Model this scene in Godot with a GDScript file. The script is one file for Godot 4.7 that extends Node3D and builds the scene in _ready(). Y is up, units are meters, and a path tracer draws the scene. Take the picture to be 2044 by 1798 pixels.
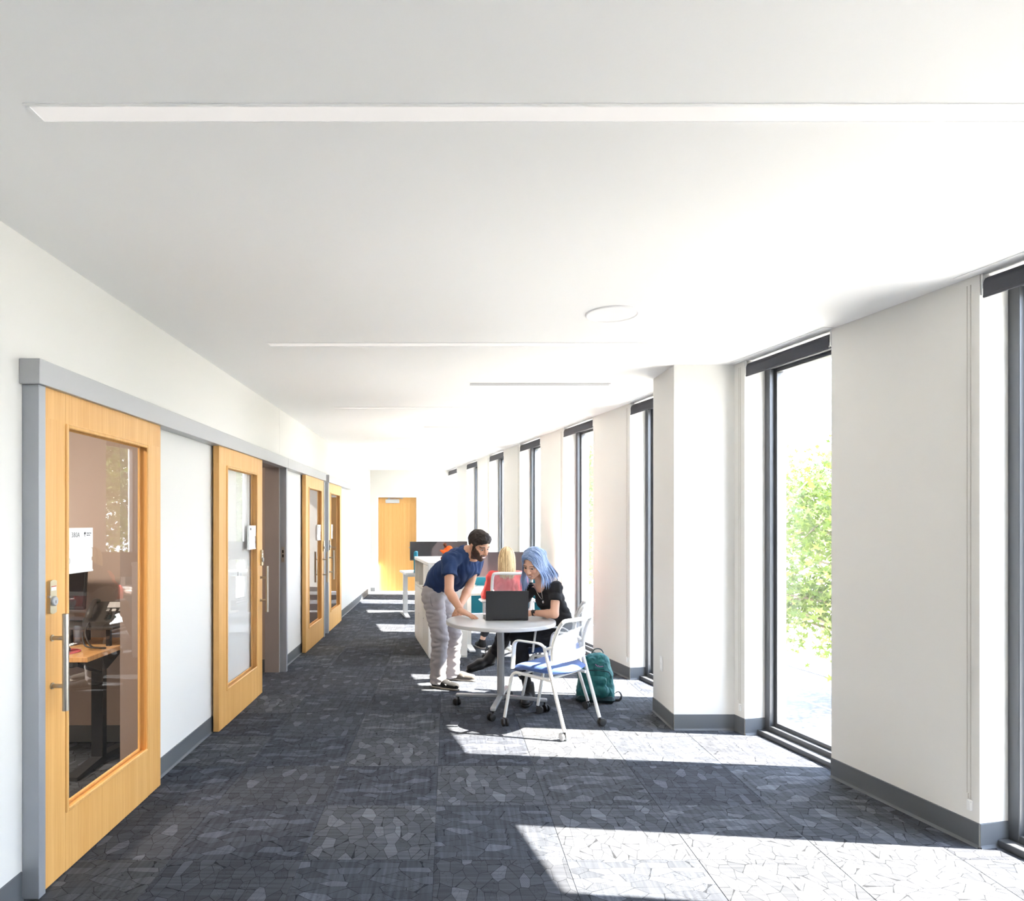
extends Node3D
# A bright office corridor: tall windows on the slanted right wall, sliding office doors on the left.
# World: x to the right, y up, the corridor runs along -z. "d" is the distance down the corridor (d = -z).

const EYE := 1.555
const CEIL := 2.743
const LEFT := -1.763
const PHI := 0.20623          # the window wall is turned by this angle against the corridor
const RX := 3.2216            # x of the window wall at d = 0
const FAR := 15.4
const NEAR := -3.4

var M := {}
var taken := {}
var rng := RandomNumberGenerator.new()

# ------------------------------------------------------------------ geometry collector
class Geo:
	var V := PackedVector3Array()
	var N := PackedVector3Array()
	var U := PackedVector2Array()
	var C := PackedColorArray()
	var I := PackedInt32Array()
	var colored := false
	var T := Transform3D.IDENTITY
	func vert(p: Vector3, n: Vector3, uv := Vector2.ZERO, c := Color.WHITE) -> int:
		V.append(T * p)
		N.append((T.basis * n).normalized())
		U.append(uv)
		C.append(c)
		return V.size() - 1
	func tri(a: int, b: int, c: int) -> void:
		var x := (V[b] - V[a]).cross(V[c] - V[a])
		if x.dot(N[a] + N[b] + N[c]) > 0.0:
			I.append(a); I.append(c); I.append(b)
		else:
			I.append(a); I.append(b); I.append(c)
	func quad(a: Vector3, b: Vector3, c: Vector3, d: Vector3, n: Vector3, flip := false) -> void:
		var an := n.abs()
		var uv := func(p: Vector3) -> Vector2:
			if an.x >= an.y and an.x >= an.z:
				return Vector2(p.z, -p.y)
			if an.y >= an.z:
				return Vector2(p.z, p.x) if flip else Vector2(p.x, p.z)
			return Vector2(p.x, -p.y)
		var i := vert(a, n, uv.call(a))
		vert(b, n, uv.call(b)); vert(c, n, uv.call(c)); vert(d, n, uv.call(d))
		tri(i, i + 1, i + 2); tri(i, i + 2, i + 3)
	func tri3(a: Vector3, b: Vector3, c: Vector3, n: Vector3) -> void:
		var i := vert(a, n); vert(b, n); vert(c, n)
		tri(i, i + 1, i + 2)
	func box(c: Vector3, s: Vector3, bev := 0.0) -> void:
		var hs := s / 2.0
		var b := minf(bev, minf(hs.x, minf(hs.y, hs.z)) * 0.98)
		for ax in 3:
			var u := (ax + 1) % 3
			var w := (ax + 2) % 3
			for sg in [-1.0, 1.0]:
				var n := Vector3.ZERO
				n[ax] = sg
				var ps := []
				for q in [[-1, -1], [1, -1], [1, 1], [-1, 1]]:
					var p := Vector3.ZERO
					p[ax] = sg * hs[ax]
					p[u] = q[0] * (hs[u] - b)
					p[w] = q[1] * (hs[w] - b)
					ps.append(c + p)
				quad(ps[0], ps[1], ps[2], ps[3], n)
		if b <= 0.0:
			return
		for ax in 3:
			var u := (ax + 1) % 3
			var w := (ax + 2) % 3
			for su in [-1.0, 1.0]:
				for sw in [-1.0, 1.0]:
					var n := Vector3.ZERO
					n[u] = su
					n[w] = sw
					n = n.normalized()
					var ps := []
					for e in [[-1.0, 0], [1.0, 0], [1.0, 1], [-1.0, 1]]:
						var p := Vector3.ZERO
						p[ax] = e[0] * (hs[ax] - b)
						p[u] = su * (hs[u] - (b if e[1] == 1 else 0.0))
						p[w] = sw * (hs[w] - (0.0 if e[1] == 1 else b))
						ps.append(c + p)
					quad(ps[0], ps[1], ps[2], ps[3], n)
		for sx in [-1.0, 1.0]:
			for sy in [-1.0, 1.0]:
				for sz in [-1.0, 1.0]:
					var k := Vector3(sx, sy, sz)
					tri3(c + Vector3(sx * hs.x, sy * (hs.y - b), sz * (hs.z - b)), c + Vector3(sx * (hs.x - b), sy * hs.y, sz * (hs.z - b)), c + Vector3(sx * (hs.x - b), sy * (hs.y - b), sz * hs.z), k.normalized())
	func span(lo: Vector3, hi: Vector3, bev := 0.0) -> void:
		box((lo + hi) / 2.0, (hi - lo).abs(), bev)
	func bar(a: Vector3, b: Vector3, w: float, t: float, bev := 0.002, side := Vector3.UP) -> void:
		# a box whose length runs from a to b, w wide across "side" and t thick along it
		var z := (b - a).normalized()
		var x := side.cross(z)
		if x.length() < 0.01:
			x = Vector3.RIGHT.cross(z)
		x = x.normalized()
		var keep := T
		T = T * Transform3D(Basis(x, z.cross(x), z), (a + b) / 2.0)
		box(Vector3.ZERO, Vector3(w, t, (b - a).length()), bev)
		T = keep
	func tube(pts: Array, r, sides := 10, cap := true, flat := 1.0, upv := Vector3.ZERO, col := Color.WHITE) -> void:
		var n := pts.size()
		var prev := Vector3.ZERO
		var start := V.size()
		for i in n:
			var p: Vector3 = pts[i]
			var dir: Vector3 = (pts[mini(i + 1, n - 1)] - pts[maxi(i - 1, 0)]).normalized()
			var x := prev
			if i == 0:
				x = upv if upv != Vector3.ZERO else (Vector3.UP if absf(dir.y) < 0.9 else Vector3.RIGHT)
			x = (x - dir * x.dot(dir)).normalized()
			prev = x
			var y := dir.cross(x)
			var rad: float = r[i] if r is Array or r is PackedFloat32Array else r
			for s in sides + 1:
				var a := TAU * s / sides
				var off := x * cos(a) * rad * flat + y * sin(a) * rad
				var nn := (x * cos(a) / maxf(flat, 0.01) + y * sin(a)).normalized()
				vert(p + off, nn, Vector2(float(s) / sides, i * 0.1), col)
		for i in n - 1:
			for s in sides:
				var a := start + i * (sides + 1) + s
				tri(a, a + 1, a + sides + 2)
				tri(a, a + sides + 2, a + sides + 1)
		if cap:
			for e in [0, n - 1]:
				var dir: Vector3 = (pts[0] - pts[1]).normalized() if e == 0 else (pts[n - 1] - pts[n - 2]).normalized()
				var c := vert(pts[e], dir, Vector2.ZERO, col)
				var first := V.size()
				for s in sides + 1:
					V.append(V[start + e * (sides + 1) + s]); N.append((T.basis * dir).normalized()); U.append(Vector2.ZERO); C.append(col)
				for s in sides:
					tri(c, first + s, first + s + 1)
	func lathe(prof: Array, segs := 24, smooth := true) -> void:
		# profile of Vector2(radius, height) turned round the y axis
		for i in prof.size() - 1:
			var a: Vector2 = prof[i]
			var b: Vector2 = prof[i + 1]
			if a.is_equal_approx(b):
				continue
			var e := (b - a).normalized()
			var nn := Vector2(e.y, -e.x)
			var start := V.size()
			for s in segs + 1:
				var t := TAU * s / segs
				var c := Vector3(cos(t), 0, sin(t))
				vert(c * a.x + Vector3.UP * a.y, c * nn.x + Vector3.UP * nn.y, Vector2(t * 0.2, a.y))
				vert(c * b.x + Vector3.UP * b.y, c * nn.x + Vector3.UP * nn.y, Vector2(t * 0.2, b.y))
			for s in segs:
				var k := start + s * 2
				if a.x > 1e-6:
					tri(k, k + 2, k + 1)
				if b.x > 1e-6:
					tri(k + 1, k + 2, k + 3)
	func ell(c: Vector3, r: Vector3, segs := 16, rings := 10, col := Color.WHITE) -> void:
		var start := V.size()
		for j in rings + 1:
			var v := PI * j / rings
			for i in segs + 1:
				var u := TAU * i / segs
				var d := Vector3(sin(v) * cos(u), cos(v), sin(v) * sin(u))
				vert(c + d * r, (d / r).normalized(), Vector2(float(i) / segs, float(j) / rings), col)
		for j in rings:
			for i in segs:
				var k := start + j * (segs + 1) + i
				if j > 0:
					tri(k, k + 1, k + segs + 1)
				if j < rings - 1:
					tri(k + 1, k + segs + 2, k + segs + 1)
	func extrude(poly: PackedVector2Array, depth: float) -> void:
		# polygon in x-y, thickness along z (centred)
		var z := depth / 2.0
		var ids := Geometry2D.triangulate_polygon(poly)
		for sg in [-1.0, 1.0]:
			var st := V.size()
			for p in poly:
				vert(Vector3(p.x, p.y, sg * z), Vector3(0, 0, sg), Vector2(p.x, -p.y))
			for i in range(0, ids.size(), 3):
				tri(st + ids[i], st + ids[i + 1], st + ids[i + 2])
		var cw := 1.0 if Geometry2D.is_polygon_clockwise(poly) else -1.0
		for i in poly.size():
			var a := poly[i]
			var b := poly[(i + 1) % poly.size()]
			var e := (b - a).normalized()
			var n := Vector3(-e.y, e.x, 0) * cw
			quad(Vector3(a.x, a.y, -z), Vector3(b.x, b.y, -z), Vector3(b.x, b.y, z), Vector3(a.x, a.y, z), n)
	func mesh() -> ArrayMesh:
		var arr := []
		arr.resize(Mesh.ARRAY_MAX)
		arr[Mesh.ARRAY_VERTEX] = V
		arr[Mesh.ARRAY_NORMAL] = N
		arr[Mesh.ARRAY_TEX_UV] = U
		if colored:
			arr[Mesh.ARRAY_COLOR] = C
		arr[Mesh.ARRAY_INDEX] = I
		var m := ArrayMesh.new()
		m.add_surface_from_arrays(Mesh.PRIMITIVE_TRIANGLES, arr)
		return m

# ------------------------------------------------------------------ smooth bodies: distance field on a grid, meshed as surface nets
class Field:
	var o: Vector3
	var h: float
	var nx: int
	var ny: int
	var nz: int
	var f := PackedFloat32Array()
	func _init(lo: Vector3, hi: Vector3, cell: float) -> void:
		o = lo
		h = cell
		nx = int(ceil((hi.x - lo.x) / cell)) + 1
		ny = int(ceil((hi.y - lo.y) / cell)) + 1
		nz = int(ceil((hi.z - lo.z) / cell)) + 1
		f.resize(nx * ny * nz)
		f.fill(1.0)
	func rng_of(lo: Vector3, hi: Vector3) -> Array:
		var a := (lo - o) / h
		var b := (hi - o) / h
		return [clampi(int(floor(a.x)), 0, nx - 1), clampi(int(ceil(b.x)), 0, nx - 1), clampi(int(floor(a.y)), 0, ny - 1), clampi(int(ceil(b.y)), 0, ny - 1), clampi(int(floor(a.z)), 0, nz - 1), clampi(int(ceil(b.z)), 0, nz - 1)]
	# tapered capsule; "wide" stretches it across "axis"; "cut" ends it flat at b
	func cap(a: Vector3, b: Vector3, ra: float, rb: float, k := 0.02, axis := Vector3.ZERO, wide := 1.0, cut := false, take := false) -> void:
		var rm := maxf(ra, rb) * maxf(1.0, wide) + k + 2.5 * h
		var q := Vector3.ONE * rm
		var g := rng_of(a.min(b) - q, a.max(b) + q)
		var ba := b - a
		var l2 := maxf(ba.length_squared(), 1e-9)
		var dir := ba.normalized()
		var inv := 1.0 / wide - 1.0
		var squash := wide != 1.0
		for z in range(g[4], g[5] + 1):
			for y in range(g[2], g[3] + 1):
				var idx: int = (z * ny + y) * nx + g[0]
				var p := o + Vector3(g[0], y, z) * h - a
				for x in range(g[0], g[1] + 1):
					var t := clampf(p.dot(ba) / l2, 0.0, 1.0)
					var w := p - ba * t
					if squash:
						w += axis * (w.dot(axis) * inv)
					var d := w.length() - (ra + (rb - ra) * t)
					if cut:
						d = maxf(d, (p - ba).dot(dir))
					var e := f[idx]
					if take:
						e = -e
					var m := maxf(k - absf(e - d), 0.0)
					e = minf(e, d) - (m * m * 0.25 / k if k > 0.0 else 0.0)
					f[idx] = -e if take else e
					idx += 1
					p.x += h
	func ell(c: Vector3, r: Vector3, k := 0.02, bs := Basis.IDENTITY, take := false) -> void:
		var rm := maxf(r.x, maxf(r.y, r.z)) + k + 2.5 * h
		var q := Vector3.ONE * rm
		var g := rng_of(c - q, c + q)
		var iv := bs.inverse()
		var ir := Vector3.ONE / r
		var sc := minf(r.x, minf(r.y, r.z))
		for z in range(g[4], g[5] + 1):
			for y in range(g[2], g[3] + 1):
				var idx: int = (z * ny + y) * nx + g[0]
				for x in range(g[0], g[1] + 1):
					var p := iv * (o + Vector3(x, y, z) * h - c)
					var u := p * ir
					var k0 := u.length()
					var k1 := (u * ir).length()
					var d := k0 * (k0 - 1.0) / k1 if k1 > 1e-6 else -sc
					var e := f[idx]
					if take:
						e = -e
					var m := maxf(k - absf(e - d), 0.0)
					e = minf(e, d) - (m * m * 0.25 / k if k > 0.0 else 0.0)
					f[idx] = -e if take else e
					idx += 1
	func clip(at: Vector3, n: Vector3) -> void:   # drops what lies on the side n points to
		for z in nz:
			for y in ny:
				var idx := (z * ny + y) * nx
				var d := (o + Vector3(0, y, z) * h - at).dot(n)
				for x in nx:
					if d > f[idx]:
						f[idx] = d
					idx += 1
					d += n.x * h
	func into(g: Geo, paint = null, bump = null, off := Vector3.ZERO) -> void:
		var id := PackedInt32Array()
		id.resize(f.size())
		id.fill(-1)
		var ox := [0, 1, 0, 1, 0, 1, 0, 1]
		var oy := [0, 0, 1, 1, 0, 0, 1, 1]
		var oz := [0, 0, 0, 0, 1, 1, 1, 1]
		var st := []
		for i in 8:
			st.append((oz[i] * ny + oy[i]) * nx + ox[i])
		var ed := [[0, 1], [2, 3], [4, 5], [6, 7], [0, 2], [1, 3], [4, 6], [5, 7], [0, 4], [1, 5], [2, 6], [3, 7]]
		var lim := h * 1.9
		var pos := PackedVector3Array()
		var cells := PackedInt32Array()
		for z in nz - 1:
			for y in ny - 1:
				var idx := (z * ny + y) * nx
				for x in nx - 1:
					if absf(f[idx]) < lim:
						var s := 0
						for i in 8:
							if f[idx + st[i]] < 0.0:
								s += 1
						if s > 0 and s < 8:
							var sum := Vector3.ZERO
							var cnt := 0
							for e in ed:
								var va: float = f[idx + st[e[0]]]
								var vb: float = f[idx + st[e[1]]]
								if (va < 0.0) != (vb < 0.0):
									var t := va / (va - vb)
									sum += Vector3(ox[e[0]], oy[e[0]], oz[e[0]]).lerp(Vector3(ox[e[1]], oy[e[1]], oz[e[1]]), t)
									cnt += 1
							id[idx] = pos.size()
							pos.append(o + (Vector3(x, y, z) + sum / cnt) * h)
							cells.append(idx)
					idx += 1
		var tr := PackedInt32Array()
		var sx := 1
		var sy := nx
		var sz := nx * ny
		for c in cells:
			var v0 := f[c]
			for ax in 3:
				var d: int = [sx, sy, sz][ax]
				var u: int = [sy, sz, sx][ax]
				var w: int = [sz, sx, sy][ax]
				if (v0 < 0.0) == (f[c + d] < 0.0):
					continue
				if c - u - w < 0:
					continue
				var q0 := id[c]; var q1 := id[c - u]; var q2 := id[c - u - w]; var q3 := id[c - w]
				if q0 < 0 or q1 < 0 or q2 < 0 or q3 < 0:
					continue
				if v0 < 0.0:
					tr.append_array([q0, q1, q2, q0, q2, q3])
				else:
					tr.append_array([q0, q2, q1, q0, q3, q2])
		var nr := PackedVector3Array()
		nr.resize(pos.size())
		for pass_ in 2:
			nr.fill(Vector3.ZERO)
			for i in range(0, tr.size(), 3):
				var n := (pos[tr[i + 2]] - pos[tr[i]]).cross(pos[tr[i + 1]] - pos[tr[i]])
				nr[tr[i]] += n; nr[tr[i + 1]] += n; nr[tr[i + 2]] += n
			for i in nr.size():
				nr[i] = nr[i].normalized()
			if pass_ == 0:
				if bump == null:
					break
				for i in pos.size():
					pos[i] += nr[i] * float(bump.call(pos[i], nr[i]))
		# make normals point outwards: the field grows outwards
		var base := g.V.size()
		var out_sum := 0.0
		for i in mini(pos.size(), 400):
			var c := cells[i]
			if c + sx < f.size() and c + sy < f.size() and c + sz < f.size():
				out_sum += nr[i].dot(Vector3(f[c + sx] - f[c], f[c + sy] - f[c], f[c + sz] - f[c]))
		var sg := 1.0 if out_sum >= 0.0 else -1.0
		for i in pos.size():
			g.V.append(pos[i] - off)
			g.N.append(nr[i] * sg)
			g.U.append(Vector2(pos[i].x, pos[i].y))
			g.C.append(paint.call(pos[i]) if paint != null else Color.WHITE)
		for i in range(0, tr.size(), 3):
			g.tri(base + tr[i], base + tr[i + 1], base + tr[i + 2])

# ------------------------------------------------------------------ scene helpers
func P(x: float, y: float, d: float) -> Vector3:
	return Vector3(x, y, -d)

func numbered(n: String) -> String:
	if not taken.has(n):
		taken[n] = 0
		return n
	taken[n] += 1
	return "%s_%03d" % [n, taken[n]]

func tag(o: Node3D, label: String, category: String, group := "", kind := "") -> Node3D:
	if label: o.set_meta("label", label)
	if category: o.set_meta("category", category)
	if group: o.set_meta("group", group)
	if kind: o.set_meta("kind", kind)
	return o

func thing(n: String, label: String, category: String, at := Vector3.ZERO, turn := 0.0, group := "") -> Node3D:
	var o := Node3D.new()
	o.name = numbered(n)
	add_child(o, true)
	o.position = at
	o.rotation.y = turn
	tag(o, label, category, group)
	return o

func part(parent: Node, n: String, g, m: Material, label := "") -> MeshInstance3D:
	var o := MeshInstance3D.new()
	o.name = n
	o.mesh = g.mesh() if g is Geo else g
	o.material_override = m
	parent.add_child(o, true)
	if label: o.set_meta("label", label)
	return o

func struct_root(n: String, at := Vector3.ZERO, turn := 0.0, label := "", category := "") -> Node3D:
	var o := Node3D.new()
	o.name = n
	add_child(o, true)
	o.position = at
	o.rotation.y = turn
	o.set_meta("kind", "structure")
	if label: o.set_meta("label", label)
	if category: o.set_meta("category", category)
	return o

func copy_of(src: Node3D, at: Vector3, turn: float, label := "") -> Node3D:
	var c: Node3D = src.duplicate()
	c.name = numbered(String(src.name))
	add_child(c, true)
	c.position = at
	c.rotation.y = turn
	if label: c.set_meta("label", label)
	return c

func one_box(c: Vector3, s: Vector3, bev := 0.0) -> Geo:
	var g := Geo.new()
	g.box(c, s, bev)
	return g

func one_span(a: Vector3, b: Vector3, bev := 0.0) -> Geo:
	var g := Geo.new()
	g.span(a, b, bev)
	return g

func one_tube(pts: Array, r, sides := 10, cap := true, flat := 1.0) -> Geo:
	var g := Geo.new()
	g.tube(pts, r, sides, cap, flat)
	return g

func curve(pts: Array, n: int) -> Array:   # Catmull-Rom through the points
	var out := []
	var m := pts.size()
	for i in n + 1:
		var t := float(i) / n * (m - 1)
		var k := mini(int(t), m - 2)
		var f := t - k
		var p0: Vector3 = pts[maxi(k - 1, 0)]
		var p3: Vector3 = pts[mini(k + 2, m - 1)]
		out.append((pts[k] as Vector3).cubic_interpolate(pts[k + 1], p0, p3, f))
	return out

func bend(pts: Array, r: float, n := 5) -> Array:   # polyline with rounded corners
	var out := [pts[0]]
	for i in range(1, pts.size() - 1):
		var p: Vector3 = pts[i]
		var a: Vector3 = p + (pts[i - 1] - p).limit_length(r)
		var b: Vector3 = p + (pts[i + 1] - p).limit_length(r)
		for k in n + 1:
			var t := float(k) / n
			out.append(a.lerp(p, t).lerp(p.lerp(b, t), t))
	out.append(pts[-1])
	return out

func mat(n: String, c: Color, rough := 0.7, metal := 0.0, spec := 0.5) -> StandardMaterial3D:
	var m := StandardMaterial3D.new()
	m.resource_name = n
	m.albedo_color = c
	m.roughness = rough
	m.metallic = metal
	m.metallic_specular = spec
	M[n] = m
	return m

func rgb(r: int, g: int, b: int) -> Color:
	return Color8(r, g, b)

func lin(r: int, g: int, b: int) -> Color:
	return Color8(r, g, b).srgb_to_linear()

func vmat(n: String, rough := 0.8) -> StandardMaterial3D:
	var m := mat(n, Color.WHITE, rough)
	m.vertex_color_use_as_albedo = true
	return m

func text_part(parent: Node, s: String, size: float, m: Material, at: Vector3, bs: Basis, n := "lettering") -> void:
	var f := SystemFont.new()
	f.font_names = PackedStringArray(["Droid Sans"])
	var t := TextMesh.new()
	t.text = s
	t.font = f
	t.font_size = 48
	t.pixel_size = size / 48.0
	t.depth = 0.0006
	t.curve_step = 2.0
	var o := part(parent, n, t, m)
	o.transform = Transform3D(bs, at)

# ------------------------------------------------------------------ light, camera
func make_view() -> void:
	var cam := Camera3D.new()
	cam.name = "camera"
	cam.projection = Camera3D.PROJECTION_FRUSTUM      # a shift lens: level camera, lens shifted up and to the right
	cam.near = 0.05
	cam.far = 400.0
	cam.size = 0.05 * 1798.0 / 1365.0
	cam.frustum_offset = Vector2(126.5, 144.5) * 0.05 / 1365.0
	cam.position = Vector3(0, EYE, 0)
	add_child(cam)
	cam.current = true
	var e := Environment.new()
	e.background_mode = Environment.BG_SKY
	var sm := ProceduralSkyMaterial.new()
	sm.sky_top_color = Color(0.70, 0.76, 0.86)
	sm.sky_horizon_color = Color(0.93, 0.95, 0.97)
	sm.sky_curve = 0.12
	sm.ground_bottom_color = Color(0.45, 0.44, 0.42)
	sm.ground_horizon_color = Color(0.80, 0.81, 0.80)
	sm.sky_energy_multiplier = 3.3
	sm.ground_energy_multiplier = 3.0
	sm.sun_angle_max = 0.6
	var sky := Sky.new()
	sky.sky_material = sm
	e.sky = sky
	e.tonemap_mode = Environment.TONE_MAPPER_LINEAR
	e.tonemap_exposure = 1.72
	e.sdfgi_enabled = true
	e.ssao_enabled = true
	e.ssil_enabled = true
	var we := WorldEnvironment.new()
	we.name = "world"
	we.environment = e
	add_child(we)
	var sun := DirectionalLight3D.new()
	sun.name = "sun"
	sun.light_color = Color(1.0, 0.965, 0.91)
	sun.light_energy = 14.0
	sun.light_angular_distance = 0.55
	sun.shadow_enabled = true
	add_child(sun)
	sun.look_at_from_position(Vector3(20, 21.6, 2.4), Vector3(20, 21.6, 2.4) + Vector3(-0.9929, -1.072, -0.1191), Vector3.UP)

# ------------------------------------------------------------------ textures
func carpet_image(sd: int) -> ImageTexture:
	var n := 1024
	var fn := FastNoiseLite.new()
	fn.seed = sd
	fn.noise_type = FastNoiseLite.TYPE_CELLULAR
	fn.fractal_type = FastNoiseLite.FRACTAL_NONE
	fn.frequency = 0.0058
	fn.cellular_jitter = 0.95
	fn.cellular_distance_function = FastNoiseLite.DISTANCE_EUCLIDEAN
	fn.cellular_return_type = FastNoiseLite.RETURN_CELL_VALUE
	var a := fn.get_image(n * 2, n, false, false, true)
	a.resize(n, n, Image.INTERPOLATE_NEAREST)
	fn.cellular_return_type = FastNoiseLite.RETURN_DISTANCE2_SUB
	var b := fn.get_image(n * 2, n, false, false, true)
	b.resize(n, n, Image.INTERPOLATE_BILINEAR)
	fn.seed = sd + 7
	fn.frequency = 0.013
	var b2 := fn.get_image(n * 2, n, false, false, true)
	b2.resize(n, n, Image.INTERPOLATE_BILINEAR)
	var st := FastNoiseLite.new()
	st.seed = sd + 3
	st.frequency = 0.02
	var c := st.get_image(64, n, false, false, true)
	c.resize(n, n, Image.INTERPOLATE_BILINEAR)
	a.convert(Image.FORMAT_L8); b.convert(Image.FORMAT_L8); c.convert(Image.FORMAT_L8); b2.convert(Image.FORMAT_L8)
	var da := a.get_data()
	var db := b.get_data()
	var dc := c.get_data()
	var d2 := b2.get_data()
	var cs := PackedFloat32Array()
	var sn := PackedFloat32Array()
	var br := PackedFloat32Array()
	var r := RandomNumberGenerator.new()
	r.seed = sd
	for i in 256:
		var t := r.randf() * PI
		var w := TAU / (5.2 + r.randf() * 1.6)
		cs.append(cos(t) * w); sn.append(sin(t) * w)
		br.append(0.90 + 0.17 * r.randf() + (0.26 if r.randf() > 0.92 else 0.0))
	var out := PackedByteArray()
	out.resize(n * n * 3)
	var k := 0
	for y in n:
		for x in n:
			var i := y * n + x
			var v: int = da[i]
			var rib := sin(x * cs[v] + y * sn[v])
			var t := br[v] * (1.0 + 0.24 * rib) * (0.88 + 0.24 * dc[i] / 255.0)
			if db[i] < 7:
				t *= 0.60
			elif d2[i] < 7 and v % 3 == 0:
				t *= 0.78
			out[k] = clampi(int(71.0 * t), 0, 255)
			out[k + 1] = clampi(int(74.0 * t), 0, 255)
			out[k + 2] = clampi(int(79.0 * t), 0, 255)
			k += 3
	return ImageTexture.create_from_image(Image.create_from_data(n, n, false, Image.FORMAT_RGB8, out))

func wood_image(sd: int, a: Color, b: Color, w := 512, hh := 1024) -> ImageTexture:
	var f1 := FastNoiseLite.new()
	f1.seed = sd
	f1.frequency = 0.06
	f1.fractal_octaves = 4
	var i1 := f1.get_image(w, 10, false, false, true)
	i1.resize(w, hh, Image.INTERPOLATE_CUBIC)
	f1.seed = sd + 1
	f1.frequency = 0.22
	var i2 := f1.get_image(w, 40, false, false, true)
	i2.resize(w, hh, Image.INTERPOLATE_CUBIC)
	f1.seed = sd + 2
	f1.frequency = 0.012
	var i3 := f1.get_image(w, 24, false, false, true)
	i3.resize(w, hh, Image.INTERPOLATE_CUBIC)
	i1.convert(Image.FORMAT_L8); i2.convert(Image.FORMAT_L8); i3.convert(Image.FORMAT_L8)
	var d1 := i1.get_data(); var d2 := i2.get_data(); var d3 := i3.get_data()
	var out := PackedByteArray()
	out.resize(w * hh * 3)
	for i in w * hh:
		var t := (d1[i] * 0.4 + d2[i] * 0.35 + d3[i] * 0.25) / 255.0
		t = clampf((t - 0.5) * 1.7 + 0.5, 0.0, 1.0)
		out[i * 3] = int(255.0 * (a.r + (b.r - a.r) * t))
		out[i * 3 + 1] = int(255.0 * (a.g + (b.g - a.g) * t))
		out[i * 3 + 2] = int(255.0 * (a.b + (b.b - a.b) * t))
	return ImageTexture.create_from_image(Image.create_from_data(w, hh, false, Image.FORMAT_RGB8, out))

func noise_tex(sd: int, freq: float, lo: Color, hi: Color, size := 512, oct := 4) -> ImageTexture:
	var f := FastNoiseLite.new()
	f.seed = sd
	f.frequency = freq
	f.fractal_octaves = oct
	var im := f.get_seamless_image(size, size, false, false, 0.1, true)
	im.convert(Image.FORMAT_L8)
	var d := im.get_data()
	var out := PackedByteArray()
	out.resize(size * size * 3)
	for i in size * size:
		var t := d[i] / 255.0
		out[i * 3] = int(255.0 * lerpf(lo.r, hi.r, t))
		out[i * 3 + 1] = int(255.0 * lerpf(lo.g, hi.g, t))
		out[i * 3 + 2] = int(255.0 * lerpf(lo.b, hi.b, t))
	return ImageTexture.create_from_image(Image.create_from_data(size, size, false, Image.FORMAT_RGB8, out))

func triplanar(m: StandardMaterial3D, t: Texture2D, scale: float) -> void:
	m.albedo_color = Color.WHITE
	m.albedo_texture = t
	m.uv1_triplanar = true
	m.uv1_world_triplanar = true
	m.uv1_scale = Vector3.ONE * scale

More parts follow.
